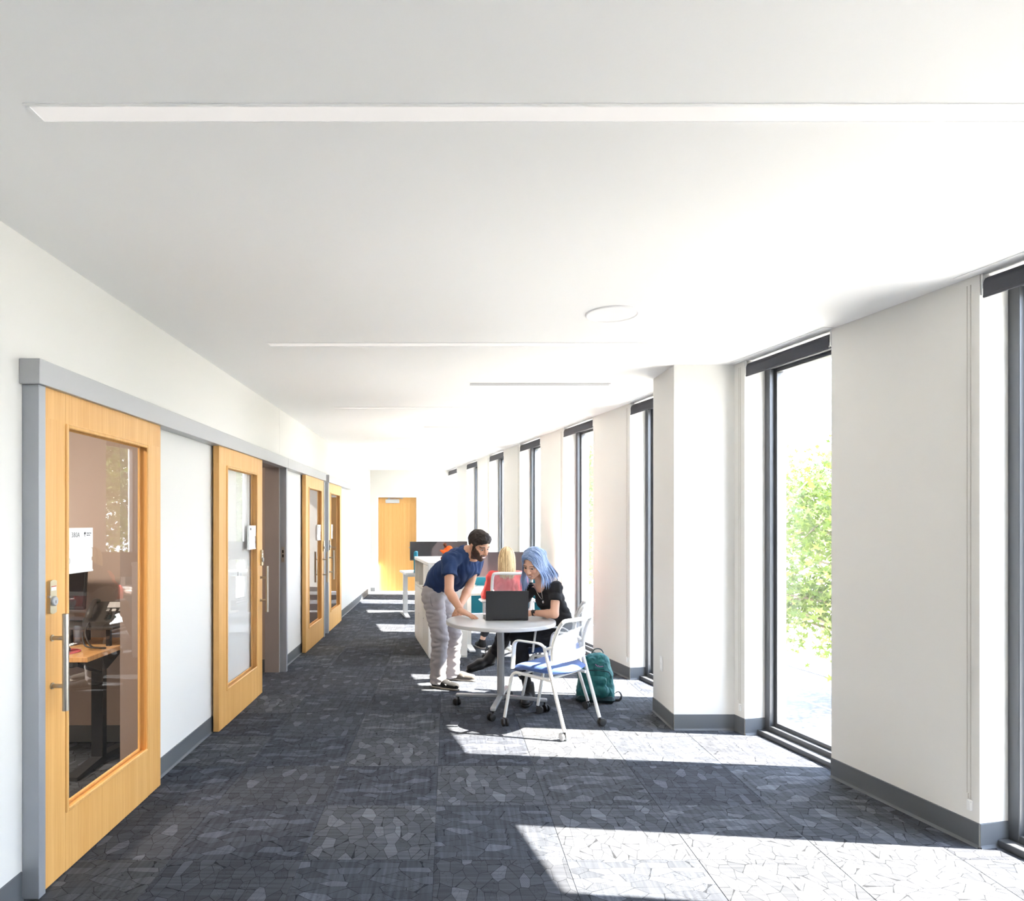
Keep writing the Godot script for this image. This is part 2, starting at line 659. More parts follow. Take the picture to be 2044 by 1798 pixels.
func make_materials() -> void:
	var relief := noise_tex(5, 0.09, Color(0.35, 0.35, 0.35), Color(0.65, 0.65, 0.65), 256, 3)
	for w in [["wall", rgb(225, 224, 220)], ["ceiling", rgb(244, 244, 243)], ["taupe", rgb(176, 160, 150)]]:
		var m := mat(w[0], w[1], 0.75, 0.0, 0.3)
		m.heightmap_enabled = true
		m.heightmap_texture = relief
		m.heightmap_scale = 0.03
		m.uv1_triplanar = true
		m.uv1_world_triplanar = true
		m.uv1_scale = Vector3.ONE * 2.4
	mat("base", rgb(92, 96, 100), 0.55)
	mat("alu_dark", rgb(92, 94, 97), 0.38, 0.35)
	mat("taupe_metal", rgb(150, 138, 132), 0.5, 0.2)
	mat("alu_bright", rgb(176, 178, 181), 0.42, 0.35)
	mat("alu_post", rgb(165, 169, 175), 0.42, 0.35)
	mat("steel", rgb(178, 174, 166), 0.28, 0.9)
	mat("chrome", rgb(205, 205, 205), 0.12, 1.0)
	mat("brass_nickel", rgb(190, 182, 160), 0.3, 0.85)
	mat("white_paint", rgb(222, 223, 222), 0.45)
	mat("white_trim", rgb(244, 244, 243), 0.5)
	mat("white_plastic", rgb(232, 233, 232), 0.35)
	mat("laminate", rgb(198, 198, 197), 0.3)
	mat("cabinet", rgb(230, 229, 224), 0.4)
	mat("light_grey", rgb(200, 202, 204), 0.4, 0.2)
	mat("silver", rgb(172, 175, 179), 0.36, 0.55)
	mat("black", rgb(24, 24, 26), 0.45)
	mat("black_soft", rgb(30, 30, 32), 0.75)
	mat("charcoal", rgb(46, 47, 49), 0.5)
	mat("laptop_lid", rgb(44, 44, 45), 0.42)
	mat("screen_off", rgb(20, 19, 20), 0.12)
	mat("blind", rgb(70, 72, 79), 0.85)
	mat("red_pad", rgb(178, 38, 32), 0.8)
	mat("phone", rgb(50, 46, 43), 0.5)
	mat("ink", rgb(40, 42, 46), 0.7)
	mat("clad", rgb(228, 229, 230), 0.6)
	mat("concrete", rgb(180, 176, 168), 0.9)
	var teal := mat("teal_felt", rgb(38, 128, 150), 0.95)
	teal.rim_enabled = true
	teal.rim = 0.3
	var glass := mat("glass", Color(0.45, 0.5, 0.48, 0.02), 0.0)
	glass.transparency = BaseMaterial3D.TRANSPARENCY_ALPHA
	var glass2 := mat("door_glass", Color(0.3, 0.33, 0.32, 0.02), 0.0)
	glass2.transparency = BaseMaterial3D.TRANSPARENCY_ALPHA
	glass2.metallic_specular = 0.33
	var mesh_m := mat("mesh_fabric", Color(0.66, 0.68, 0.71, 0.36), 0.9)
	mesh_m.transparency = BaseMaterial3D.TRANSPARENCY_ALPHA
	mesh_m.cull_mode = BaseMaterial3D.CULL_DISABLED
	var mesh_d := mat("mesh_dark", Color(0.42, 0.45, 0.49, 0.6), 0.9)
	mesh_d.transparency = BaseMaterial3D.TRANSPARENCY_ALPHA
	var led := mat("led", rgb(208, 206, 204), 0.6)
	led.emission_enabled = true
	led.emission = Color(1.0, 0.98, 0.965)
	led.emission_energy_multiplier = 0.24
	var wood := mat("wood", Color.WHITE, 0.42, 0.0, 0.5)
	wood.albedo_texture = wood_image(11, rgb(214, 159, 88), rgb(230, 183, 114))
	wood.uv1_scale = Vector3(1.25, 0.5, 1)
	var desk := mat("desk_wood", Color.WHITE, 0.45)
	desk.albedo_texture = wood_image(31, rgb(190, 140, 84), rgb(220, 176, 118), 256, 512)
	desk.uv1_scale = Vector3(1.2, 0.6, 1)
	var t1 := carpet_image(21)
	var t2 := carpet_image(58)
	for i in 6:
		var c := mat("carpet%d" % i, [Color(1, 1, 1), Color(0.95, 0.95, 0.96), Color(1.06, 1.06, 1.06), Color(0.97, 0.98, 1.0), Color(0.90, 0.91, 0.94), Color(1.03, 1.02, 1.0)][i], 0.95, 0.0, 0.2)
		c.albedo_texture = t1 if i % 2 == 0 else t2
	var cf := mat("carpet_plain", rgb(66, 69, 76), 0.95, 0.0, 0.2)
	triplanar(cf, t1, 1.64)
	var blue := mat("blue_fabric", Color.WHITE, 0.95)
	triplanar(blue, noise_tex(71, 0.35, rgb(42, 66, 122), rgb(92, 124, 182), 256, 2), 6.0)
	blue.rim_enabled = true
	blue.rim = 0.3
	var grass := mat("ground_sand", Color.WHITE, 0.95)
	triplanar(grass, noise_tex(81, 0.03, rgb(216, 208, 194), rgb(238, 232, 221)), 0.25)
	var road := mat("asphalt", Color.WHITE, 0.95)
	triplanar(road, noise_tex(82, 0.05, rgb(36, 36, 38), rgb(56, 55, 55)), 0.4)
	mat("sidewalk", rgb(196, 192, 184), 0.9)
	var bark := mat("bark", Color.WHITE, 0.95)
	triplanar(bark, noise_tex(83, 0.05, rgb(84, 72, 58), rgb(132, 116, 96), 256), 2.0)
	var leaf := mat("leaf", Color.WHITE, 0.7)
	leaf.vertex_color_use_as_albedo = true
	leaf.backlight_enabled = true
	leaf.backlight = Color(0.75, 0.8, 0.45)
	mat("screen_brown", rgb(52, 47, 49), 0.22)
	mat("pink_thread", rgb(214, 120, 190), 0.8)
	mat("dark_teal", rgb(22, 50, 54), 0.85)
	mat("orange_plush", rgb(224, 96, 30), 0.95)
	mat("brown_plush", rgb(110, 62, 40), 0.95)
	var ny := mat("teal_nylon", Color.WHITE, 0.7)
	triplanar(ny, noise_tex(91, 0.03, rgb(18, 86, 90), rgb(30, 112, 112), 256), 2.0)
	vmat("skin", 0.55)
	vmat("painted_hair", 0.5)
	for q in [["navy", rgb(48, 66, 104)], ["grey_cloth", rgb(166, 161, 163)], ["black_tee", rgb(46, 46, 48)], ["black_trousers", rgb(46, 47, 52)], ["coral", rgb(216, 84, 82)]]:
		var cl := mat(q[0], q[1], 0.9, 0.0, 0.3)
		cl.rim_enabled = true
		cl.rim = 0.25
	mat("grey_seam", rgb(128, 124, 126), 0.9)
	mat("belt", rgb(110, 66, 36), 0.6)
	mat("lace", rgb(96, 94, 92), 0.9)
	mat("shoe_black", rgb(17, 17, 18), 0.85)
	mat("shoe_grey", rgb(82, 78, 74), 0.85)
	mat("shoe_sole", rgb(158, 152, 144), 0.8)
	mat("leather", rgb(56, 55, 56), 0.42)
	mat("hair_dark", rgb(48, 40, 36), 0.75)

# ------------------------------------------------------------------ the room
func wall_local(t: float, y: float, s: float) -> Vector3:   # t outwards from the window wall's inner face, s along it
	return Vector3(t, y, -s)

const OPEN := [[-2.75, -1.92], [-1.01, -0.18], [0.72, 1.55], [2.455, 3.268], [4.19, 5.016], [5.92, 6.79], [7.661, 8.545], [9.384, 10.28], [11.12, 11.985], [12.82, 13.67], [14.55, 15.56]]
const BLINDS := ["", "", "dark grey roller blind rolled up at the window behind the viewer", "dark grey roller blind at the window two piers before the box column", "dark grey roller blind at the window looking onto the tree, just before the box column", "dark grey roller blind at the window right behind the box column", "dark grey roller blind at the window behind the blue haired person", "dark grey roller blind at the window beside the teal desk screen", "dark grey roller blind at the fourth window beyond the box column", "dark grey roller blind at the window next to last before the end wall", "dark grey roller blind at the window touching the end wall"]
const DOORS := [[2.9, 4.0], [6.07, 7.13], [8.32, 9.33], [9.8, 10.84]]

func make_room() -> void:
	var ks := 1.0 / cos(PHI)
	# floor: slab with carpet tiles laid on it
	var fl := struct_root("floor", Vector3.ZERO, 0.0, "dark grey carpet tile floor with a crackle pattern")
	part(fl, "slab", plate(0.20, -0.25, -0.012), M.concrete)
	part(fl, "office_carpet", one_span(P(-5.2, -0.012, 0.5), P(LEFT - 0.14, -0.004, 12.6)), M.carpet_plain)
	part(fl, "near_carpet", one_span(P(LEFT - 0.14, -0.012, NEAR), P(3.9, -0.004, 1.29)), M.carpet_plain)
	var wallpoly := PackedVector2Array([Vector2(LEFT - 0.14, 0.0), Vector2(RX - tan(PHI) * 0.0 + 0.13, 0.0), Vector2(RX - tan(PHI) * FAR + 0.13, FAR), Vector2(LEFT - 0.14, FAR)])
	var shapes := {}
	rng.seed = 4
	for r in range(-4, 20):
		for c in range(-3, 6):
			var x0 := -0.0677 + 0.61 * c
			var d0 := 3.769 + 0.61 * r
			var sq := PackedVector2Array([Vector2(x0, d0), Vector2(x0 + 0.61, d0), Vector2(x0 + 0.61, d0 + 0.61), Vector2(x0, d0 + 0.61)])
			var cut := Geometry2D.intersect_polygons(sq, wallpoly)
			if cut.is_empty():
				continue
			var poly: PackedVector2Array = cut[0]
			var quarter := (r + c) % 2 if rng.randf() < 0.85 else rng.randi() % 4
			quarter = posmod(quarter + (2 if rng.randf() < 0.4 else 0), 4)
			var full: bool = absf(area(poly) - 0.3721) < 0.002
			var mesh: ArrayMesh
			if full and shapes.has(quarter):
				mesh = shapes[quarter]
			else:
				var lp := PackedVector2Array()
				for q in poly:
					lp.append(q - Vector2(x0 + 0.305, d0 + 0.305))
				mesh = tile_mesh(lp, quarter)
				if full:
					shapes[quarter] = mesh
			var o := part(fl, "carpet_tile", mesh, M["carpet%d" % ((posmod(r + c, 2) * 2 + rng.randi() % 3) % 6 if rng.randf() < 0.8 else rng.randi() % 6)])
			o.position = P(x0 + 0.305, 0, d0 + 0.305)
	# ceiling
	var ce := struct_root("ceiling", Vector3.ZERO, 0.0, "smooth white painted plasterboard ceiling")
	part(ce, "ceiling_board", plate(0.30, CEIL, CEIL + 0.25), M.ceiling)
	# left wall with four door openings
	var wl := struct_root("wall_left", Vector3.ZERO, 0.0, "white wall with sliding office doors")
	var at := NEAR
	for dd in DOORS:
		part(wl, "wall_section", one_span(P(LEFT - 0.14, 0, at), P(LEFT, 2.15, dd[0])), M.wall)
		at = dd[1]
	part(wl, "wall_section", one_span(P(LEFT - 0.14, 0, at), P(LEFT, 2.15, FAR)), M.wall)
	part(wl, "upper_wall", one_span(P(LEFT - 0.14, 2.15, NEAR), P(LEFT, CEIL, 7.118)), M.wall)
	part(wl, "upper_wall", one_span(P(LEFT - 0.14, 2.15, 7.122), P(LEFT, CEIL, FAR)), M.wall)
	part(wl, "joint_backing", one_span(P(LEFT - 0.13, 2.15, 7.117), P(LEFT - 0.004, CEIL, 7.123)), M.light_grey)
	# end walls
	var wb := struct_root("wall_back", Vector3.ZERO, 0.0, "white end wall with a wooden door")
	part(wb, "wall_section", one_span(P(-1.9, 0, FAR), P(-1.625, CEIL, FAR + 0.15)), M.wall)
	part(wb, "wall_section", one_span(P(-0.70, 0, FAR), P(0.6, CEIL, FAR + 0.15)), M.wall)
	part(wb, "upper_wall", one_span(P(-1.625, 2.16, FAR), P(-0.70, CEIL, FAR + 0.15)), M.wall)
	var wn := struct_root("wall_near", Vector3.ZERO, 0.0, "white wall behind the viewer")
	part(wn, "wall_section", one_span(P(-1.9, 0, NEAR - 0.15), P(4.5, CEIL, NEAR)), M.wall)
	# window wall
	var wr := struct_root("wall_right", P(RX, 0, 0), PHI, "white slanted wall of piers between tall narrow windows")
	var edges := [NEAR - 0.3]
	for w in OPEN:
		edges.append(w[0]); edges.append(w[1])
	edges.append(FAR + 0.4)
	for i in range(0, edges.size(), 2):
		var s0: float = edges[i] * ks
		var s1: float = edges[i + 1] * ks
		part(wr, "wall_pier", one_span(wall_local(0, 0, s0), wall_local(0.2, CEIL, s1)), M.wall)
		part(wr, "cladding_panel", one_span(wall_local(0.2, -0.6, s0 - 0.012), wall_local(0.335, CEIL + 0.4, s1 + 0.012)), M.clad)
	part(wr, "spandrel", one_span(wall_local(0.13, -0.6, edges[0] * ks), wall_local(0.33, -0.012, edges[-1] * ks)), M.clad)
	part(wr, "head", one_span(wall_local(0.13, CEIL, edges[0] * ks), wall_local(0.33, CEIL + 0.4, edges[-1] * ks)), M.clad)
	# rivets on the outer reveals that show through the glass
	var rv := Geo.new()
	rv.T = Transform3D(Basis(Vector3.RIGHT, PI / 2), Vector3.ZERO)
	rv.lathe([Vector2(0.0, 0.003), Vector2(0.005, 0.002), Vector2(0.007, 0.0)], 10)
	var rvm := rv.mesh()
	for k in [3, 4, 6]:
		for j in 9:
			var o := part(wr, "rivet", rvm, M.alu_bright)
			o.position = wall_local(0.318, 0.2 + j * 0.3, OPEN[k][1] * ks - 0.0115)
	# the pier that steps out into the corridor
	var pl := struct_root("trim_1", Vector3.ZERO, 0.0, "white box column stepping out of the window wall")
	var g := Geo.new()
	var dq := 5.655
	g.span(P(1.692, 0, 5.135), P(2.02, CEIL, dq))
	var top_x := RX - tan(PHI) * 5.135
	for yy in [[0.0, CEIL]]:
		g.quad(P(2.02, 0, 5.135), P(top_x + 0.02, 0, 5.135), P(top_x + 0.02, CEIL, 5.135), P(2.02, CEIL, 5.135), Vector3(0, 0, 1))
	g.quad(P(2.02, 0, dq), P(RX - tan(PHI) * dq + 0.05, 0, dq), P(RX - tan(PHI) * dq + 0.05, CEIL, dq), P(2.02, CEIL, dq), Vector3(0, 0, -1))
	part(pl, "column", g, M.wall)
	windows(ks)
	skirting(ks)
	ceiling_fittings()
	offices()

func plate(t: float, y0: float, y1: float) -> Geo:   # slab under or over the whole storey, ending t beyond the window wall's inner face
	var g := Geo.new()
	g.T = Transform3D(Basis(Vector3.RIGHT, PI / 2), Vector3(0, (y0 + y1) / 2.0, 0))
	var k := tan(PHI)
	var x := RX + t / cos(PHI)
	g.extrude(PackedVector2Array([Vector2(-5.4, -(FAR + 0.2)), Vector2(x - k * (FAR + 0.2), -(FAR + 0.2)), Vector2(x - k * (NEAR - 0.2), -(NEAR - 0.2)), Vector2(-5.4, -(NEAR - 0.2))]), y1 - y0)
	return g

func area(p: PackedVector2Array) -> float:
	var s := 0.0
	for i in p.size():
		s += p[i].cross(p[(i + 1) % p.size()])
	return absf(s) / 2.0

func tile_mesh(lp: PackedVector2Array, quarter: int) -> ArrayMesh:
	# local polygon (x, d) round the tile's centre, its rim turned down into the joint
	var g := Geo.new()
	var n := lp.size()
	var c := Vector2.ZERO
	for p in lp:
		c += p / n
	var rot := func(p: Vector2) -> Vector2:
		return p.rotated(quarter * PI / 2.0) / 0.61 + Vector2(0.5, 0.5)
	var inner := []
	for p in lp:
		inner.append(p.move_toward(c, 0.003))
	var ci := g.vert(Vector3(c.x, 0, -c.y), Vector3.UP, rot.call(c))
	var st := g.V.size()
	for p in inner:
		g.vert(Vector3(p.x, 0, -p.y), Vector3.UP, rot.call(p))
	for i in n:
		g.tri(ci, st + i, st + (i + 1) % n)
	for i in n:
		var j := (i + 1) % n
		var e: Vector2 = (lp[j] - lp[i]).normalized()
		var nn := Vector3(e.y, 0.9, e.x)
		var k := g.vert(Vector3(inner[i].x, 0, -inner[i].y), nn, rot.call(inner[i]))
		g.vert(Vector3(inner[j].x, 0, -inner[j].y), nn, rot.call(inner[j]))
		g.vert(Vector3(lp[j].x, -0.0025, -lp[j].y), nn, rot.call(lp[j]))
		g.vert(Vector3(lp[i].x, -0.0025, -lp[i].y), nn, rot.call(lp[i]))
		g.tri(k, k + 1, k + 2); g.tri(k, k + 2, k + 3)
	return g.mesh()

func windows(ks: float) -> void:
	var bead := Geo.new()
	bead.ell(Vector3.ZERO, Vector3.ONE * 0.0024, 6, 4)
	var bm := bead.mesh()
	for k in OPEN.size():
		var s0: float = OPEN[k][0] * ks
		var s1: float = OPEN[k][1] * ks
		var w := struct_root("window_%d" % (k + 1), P(RX, 0, 0), PHI, "tall narrow floor to ceiling window in a dark grey metal frame")
		# stepped frame: outer bars and a slimmer glazing bead
		var head := 2.68
		for q in [[s0, s0 + 0.055], [s1 - 0.055, s1]]:
			part(w, "frame_jamb", one_span(wall_local(0.165, 0.0, q[0]), wall_local(0.28, CEIL, q[1]), 0.003), M.alu_dark)
		part(w, "frame_head", one_span(wall_local(0.165, head, s0 + 0.055), wall_local(0.28, CEIL, s1 - 0.055), 0.003), M.alu_dark)
		part(w, "frame_foot", one_span(wall_local(0.165, 0.0, s0 + 0.055), wall_local(0.28, 0.07, s1 - 0.055), 0.003), M.alu_dark)
		part(w, "sill", one_span(wall_local(0.10, 0.0, s0 + 0.002), wall_local(0.165, 0.035, s1 - 0.002), 0.003), M.alu_dark)
		var g := Geo.new()
		for q in [[s0 + 0.055, s0 + 0.082], [s1 - 0.082, s1 - 0.055]]:
			g.span(wall_local(0.205, 0.07, q[0]), wall_local(0.262, head, q[1]), 0.002)
		g.span(wall_local(0.205, head - 0.027, s0 + 0.082), wall_local(0.262, head, s1 - 0.082), 0.002)
		g.span(wall_local(0.205, 0.07, s0 + 0.082), wall_local(0.262, 0.097, s1 - 0.082), 0.002)
		part(w, "glazing_bead", g, M.alu_dark)
		part(w, "pane", one_span(wall_local(0.236, 0.097, s0 + 0.082), wall_local(0.2361, head - 0.027, s1 - 0.082)), M.glass)
		# roller blind rolled up under the ceiling, its bead chain hanging at the far jamb
		if k < 2:
			continue
		var b := thing("roller_blind", BLINDS[k], "window blind", P(RX, 0, 0), PHI, "roller blinds at the windows")
		var roll := Geo.new()
		roll.tube([wall_local(0.035, 2.688, s0 + 0.02), wall_local(0.035, 2.688, s1 - 0.02)], 0.038, 18)
		part(b, "fabric_roll", roll, M.blind)
		part(b, "hanging_fabric", one_span(wall_local(-0.004, 2.630, s0 + 0.02), wall_local(-0.0025, 2.690, s1 - 0.02)), M.blind)
		part(b, "hem_bar", one_span(wall_local(-0.009, 2.622, s0 + 0.02), wall_local(0.001, 2.636, s1 - 0.02), 0.003), M.blind)
		part(b, "ceiling_plate", one_span(wall_local(-0.075, CEIL - 0.004, s0 - 0.03), wall_local(-0.012, CEIL, s1 + 0.07), 0.001), M.white_trim)
		for q in [s0 + 0.006, s1 - 0.014]:
			part(b, "bracket", one_span(wall_local(0.0, 2.64, q), wall_local(0.075, CEIL, q + 0.008), 0.001), M.white_plastic)
		if OPEN[k][1] < 12.0:
			var mm := MultiMesh.new()
			mm.transform_format = MultiMesh.TRANSFORM_3D
			mm.mesh = bm
			var pts := []
			for j in 400:
				var y := 2.70 - j * 0.0062
				if y < 0.21:
					break
				pts.append(wall_local(-0.012, y, s1 + 0.035))
				pts.append(wall_local(-0.012, y, s1 + 0.053 - (0.006 if y < 0.25 else 0.0)))
			for a in 9:
				var t := PI * a / 8.0
				pts.append(wall_local(-0.012, 0.21 - 0.009 * sin(t), s1 + 0.044 + 0.009 * cos(t)))
			mm.instance_count = pts.size()
			for i in pts.size():
				mm.set_instance_transform(i, Transform3D(Basis.IDENTITY, pts[i]))
			var mi := MultiMeshInstance3D.new()
			mi.name = "bead_chain"
			mi.multimesh = mm
			mi.material_override = M.steel
			mi.set_meta("kind", "stuff")
			b.add_child(mi)
			part(b, "chain_clip", one_span(wall_local(-0.016, 0.165, s1 + 0.034), wall_local(0.0, 0.215, s1 + 0.054), 0.002), M.white_plastic)

func skirting(ks: float) -> void:
	# rubber cove base: a flat strip with a small toe
	var hb := 0.118
	var run := func(parent: Node3D, a: Vector3, b: Vector3, n: Vector3) -> void:
		var g := Geo.new()
		var y := Vector3.UP
		var prof := [[0.0, hb], [0.005, hb - 0.003], [0.005, 0.014], [0.008, 0.007], [0.013, 0.0]]
		for i in prof.size() - 1:
			var p: Array = prof[i]
			var q: Array = prof[i + 1]
			var nn: Vector3 = (n * (p[1] - q[1]) + y * (q[0] - p[0])).normalized()
			g.quad(a + n * p[0] + y * p[1], b + n * p[0] + y * p[1], b + n * q[0] + y * q[1], a + n * q[0] + y * q[1], nn)
		part(parent, "base_strip", g, M.base)
	var bl := struct_root("baseboard_left", Vector3.ZERO, 0.0, "dark grey rubber base along the door wall")
	var at := NEAR
	for q in [[NEAR, 2.82], [4.0, 6.02], [7.19, 8.30], [10.9, FAR]]:
		run.call(bl, P(LEFT, 0, q[0]), P(LEFT, 0, q[1]), Vector3.RIGHT)
	var bb := struct_root("baseboard_back", Vector3.ZERO, 0.0, "grey rubber base on the end wall")
	run.call(bb, P(LEFT, 0, FAR), P(-1.66, 0, FAR), Vector3(0, 0, 1))
	run.call(bb, P(-0.66, 0, FAR), P(0.0, 0, FAR), Vector3(0, 0, 1))
	var br := struct_root("baseboard_right", P(RX, 0, 0), PHI, "dark grey rubber base round the window piers")
	for k in OPEN.size():
		var s1: float = OPEN[k][1] * ks
		run.call(br, wall_local(0.0, 0, s1), wall_local(0.165, 0, s1), Vector3(0, 0, 1))
		var s0: float = OPEN[k][0] * ks
		run.call(br, wall_local(0.165, 0, s0), wall_local(0.0, 0, s0), Vector3(0, 0, -1))
		if k < OPEN.size() - 1 and k != 4:
			run.call(br, wall_local(0, 0, s1), wall_local(0, 0, OPEN[k + 1][0] * ks), Vector3.LEFT)
	run.call(br, wall_local(0, 0, OPEN[4][1] * ks), wall_local(0, 0, 5.135 * ks), Vector3.LEFT)
	run.call(br, wall_local(0, 0, 5.66 * ks), wall_local(0, 0, OPEN[5][0] * ks), Vector3.LEFT)
	var bc := struct_root("baseboard_column", Vector3.ZERO, 0.0, "dark grey rubber base round the box column")
	run.call(bc, P(1.692, 0, 5.135), P(RX - tan(PHI) * 5.135, 0, 5.135), Vector3(0, 0, 1))
	run.call(bc, P(1.692, 0, 5.135), P(1.692, 0, 5.655), Vector3.LEFT)

func ceiling_fittings() -> void:
	var n := 0
	for q in [[1.985, -1.207, 2.30, "long linear recessed ceiling light ending short of the left wall"], [4.555, -1.207, 1.706, "thin linear recessed ceiling light beyond the round speaker"], [7.07, -1.2, 1.21, "linear ceiling light between two slot diffusers"], [9.6, -1.2, 0.83, "short linear ceiling light over the storage cabinet"], [12.13, -1.2, 0.42, "short linear ceiling light over the far desk"], [14.62, -1.2, -0.1, "short linear ceiling light beside the end wall"]]:
		var cx: float = (q[1] + q[2]) / 2.0
		var len: float = q[2] - q[1]
		var t := thing("ceiling_light", q[3], "ceiling light", P(cx, CEIL, q[0]), 0.0, "linear ceiling lights")
		var g := Geo.new()
		for z in [-0.043, 0.043]:
			g.box(Vector3(0, -0.0015, z), Vector3(len, 0.003, 0.013), 0.0005)
		for x in [-1.0, 1.0]:
			g.box(Vector3(x * (len / 2 - 0.0065), -0.0015, 0), Vector3(0.013, 0.003, 0.073), 0.0005)
		part(t, "trim_frame", g, M.white_trim)
		part(t, "diffuser", one_box(Vector3(0, -0.0005, 0), Vector3(len - 0.026, 0.001, 0.073)), M.led)
		var al := AreaLight3D.new()
		al.name = "tube_light"
		al.area_size = Vector2(len - 0.03, 0.07)
		al.area_normalize_energy = false
		al.light_color = Color(1.0, 0.965, 0.94)
		al.light_energy = 2.2
		al.area_range = 30.0
		al.area_attenuation = 2.0
		al.shadow_enabled = true
		t.add_child(al)
		al.position = Vector3(0, -0.012, 0)
		al.rotation.x = -PI / 2
	n = 0
	for q in [[5.85, 0.157, 1.406, "slot air diffuser in the ceiling beside the box column"], [8.446, -0.331, 0.888, "slot air diffuser in the ceiling above the red shirted person"], [10.96, -0.867, 0.369, "slot air diffuser in the ceiling over the far desk"], [13.55, -1.35, -0.16, "slot air diffuser in the ceiling near the end wall"]]:
		var len: float = q[2] - q[1]
		var t := thing("air_diffuser", q[3], "air vent", P((q[1] + q[2]) / 2.0, CEIL, q[0]), 0.0, "ceiling slot diffusers")
		var g := Geo.new()
		for z in [-0.053, 0.053]:
			g.box(Vector3(0, -0.001, z), Vector3(len, 0.002, 0.022), 0.0005)
		for x in [-1.0, 1.0]:
			g.box(Vector3(x * (len / 2 - 0.012), -0.001, 0), Vector3(0.024, 0.002, 0.084), 0.0005)
		part(t, "frame", g, M.white_trim)
		part(t, "slat", one_box(Vector3(0, -0.001, 0), Vector3(len - 0.05, 0.002, 0.03), 0.0005), M.white_trim)
		for z in [-0.029, 0.029]:
			part(t, "slot", one_box(Vector3(0, -0.0005, z), Vector3(len - 0.05, 0.001, 0.028)), M.black)
	for q in [[0.929, 3.884, "round white ceiling speaker with a thin rim"], [-0.48, 11.4, "small round white ceiling fitting near the far desk"]]:
		var t := thing("ceiling_speaker", q[2], "speaker", P(q[0], CEIL, q[1]))
		var g := Geo.new()
		g.lathe([Vector2(0.151, 0.0), Vector2(0.149, -0.007), Vector2(0.142, -0.009), Vector2(0.136, -0.005)], 40)
		part(t, "rim", g, M.white_trim)
		g = Geo.new()
		g.lathe([Vector2(0.137, -0.005), Vector2(0.08, -0.0045), Vector2(0.0, -0.004)], 40)
		part(t, "grille", g, M.white_trim)
	# outlets
	var o1 := thing("wall_outlet", "white wall outlet on the side of the box column", "outlet", P(1.692, 0.44, 5.43), 0.0)
	part(o1, "plate", one_box(Vector3(-0.003, 0, 0), Vector3(0.006, 0.115, 0.07), 0.002), M.white_plastic)
	for y in [-0.025, 0.025]:
		part(o1, "socket", one_box(Vector3(-0.006, y, 0), Vector3(0.003, 0.034, 0.028), 0.002), M.white_trim)
	var o2 := thing("wall_outlet", "grey wall outlet low on the end wall beside the door", "outlet", P(-1.70, 0.155, FAR), 0.0)
	part(o2, "plate", one_box(Vector3(0, 0, 0.003), Vector3(0.10, 0.115, 0.006), 0.002), M.light_grey)
	for x in [-0.02, 0.02]:
		part(o2, "socket", one_box(Vector3(x, 0, 0.006), Vector3(0.026, 0.034, 0.003), 0.002), M.white_plastic)

# ------------------------------------------------------------------ doors and offices
const FACE := -1.70     # front face of the sliding doors

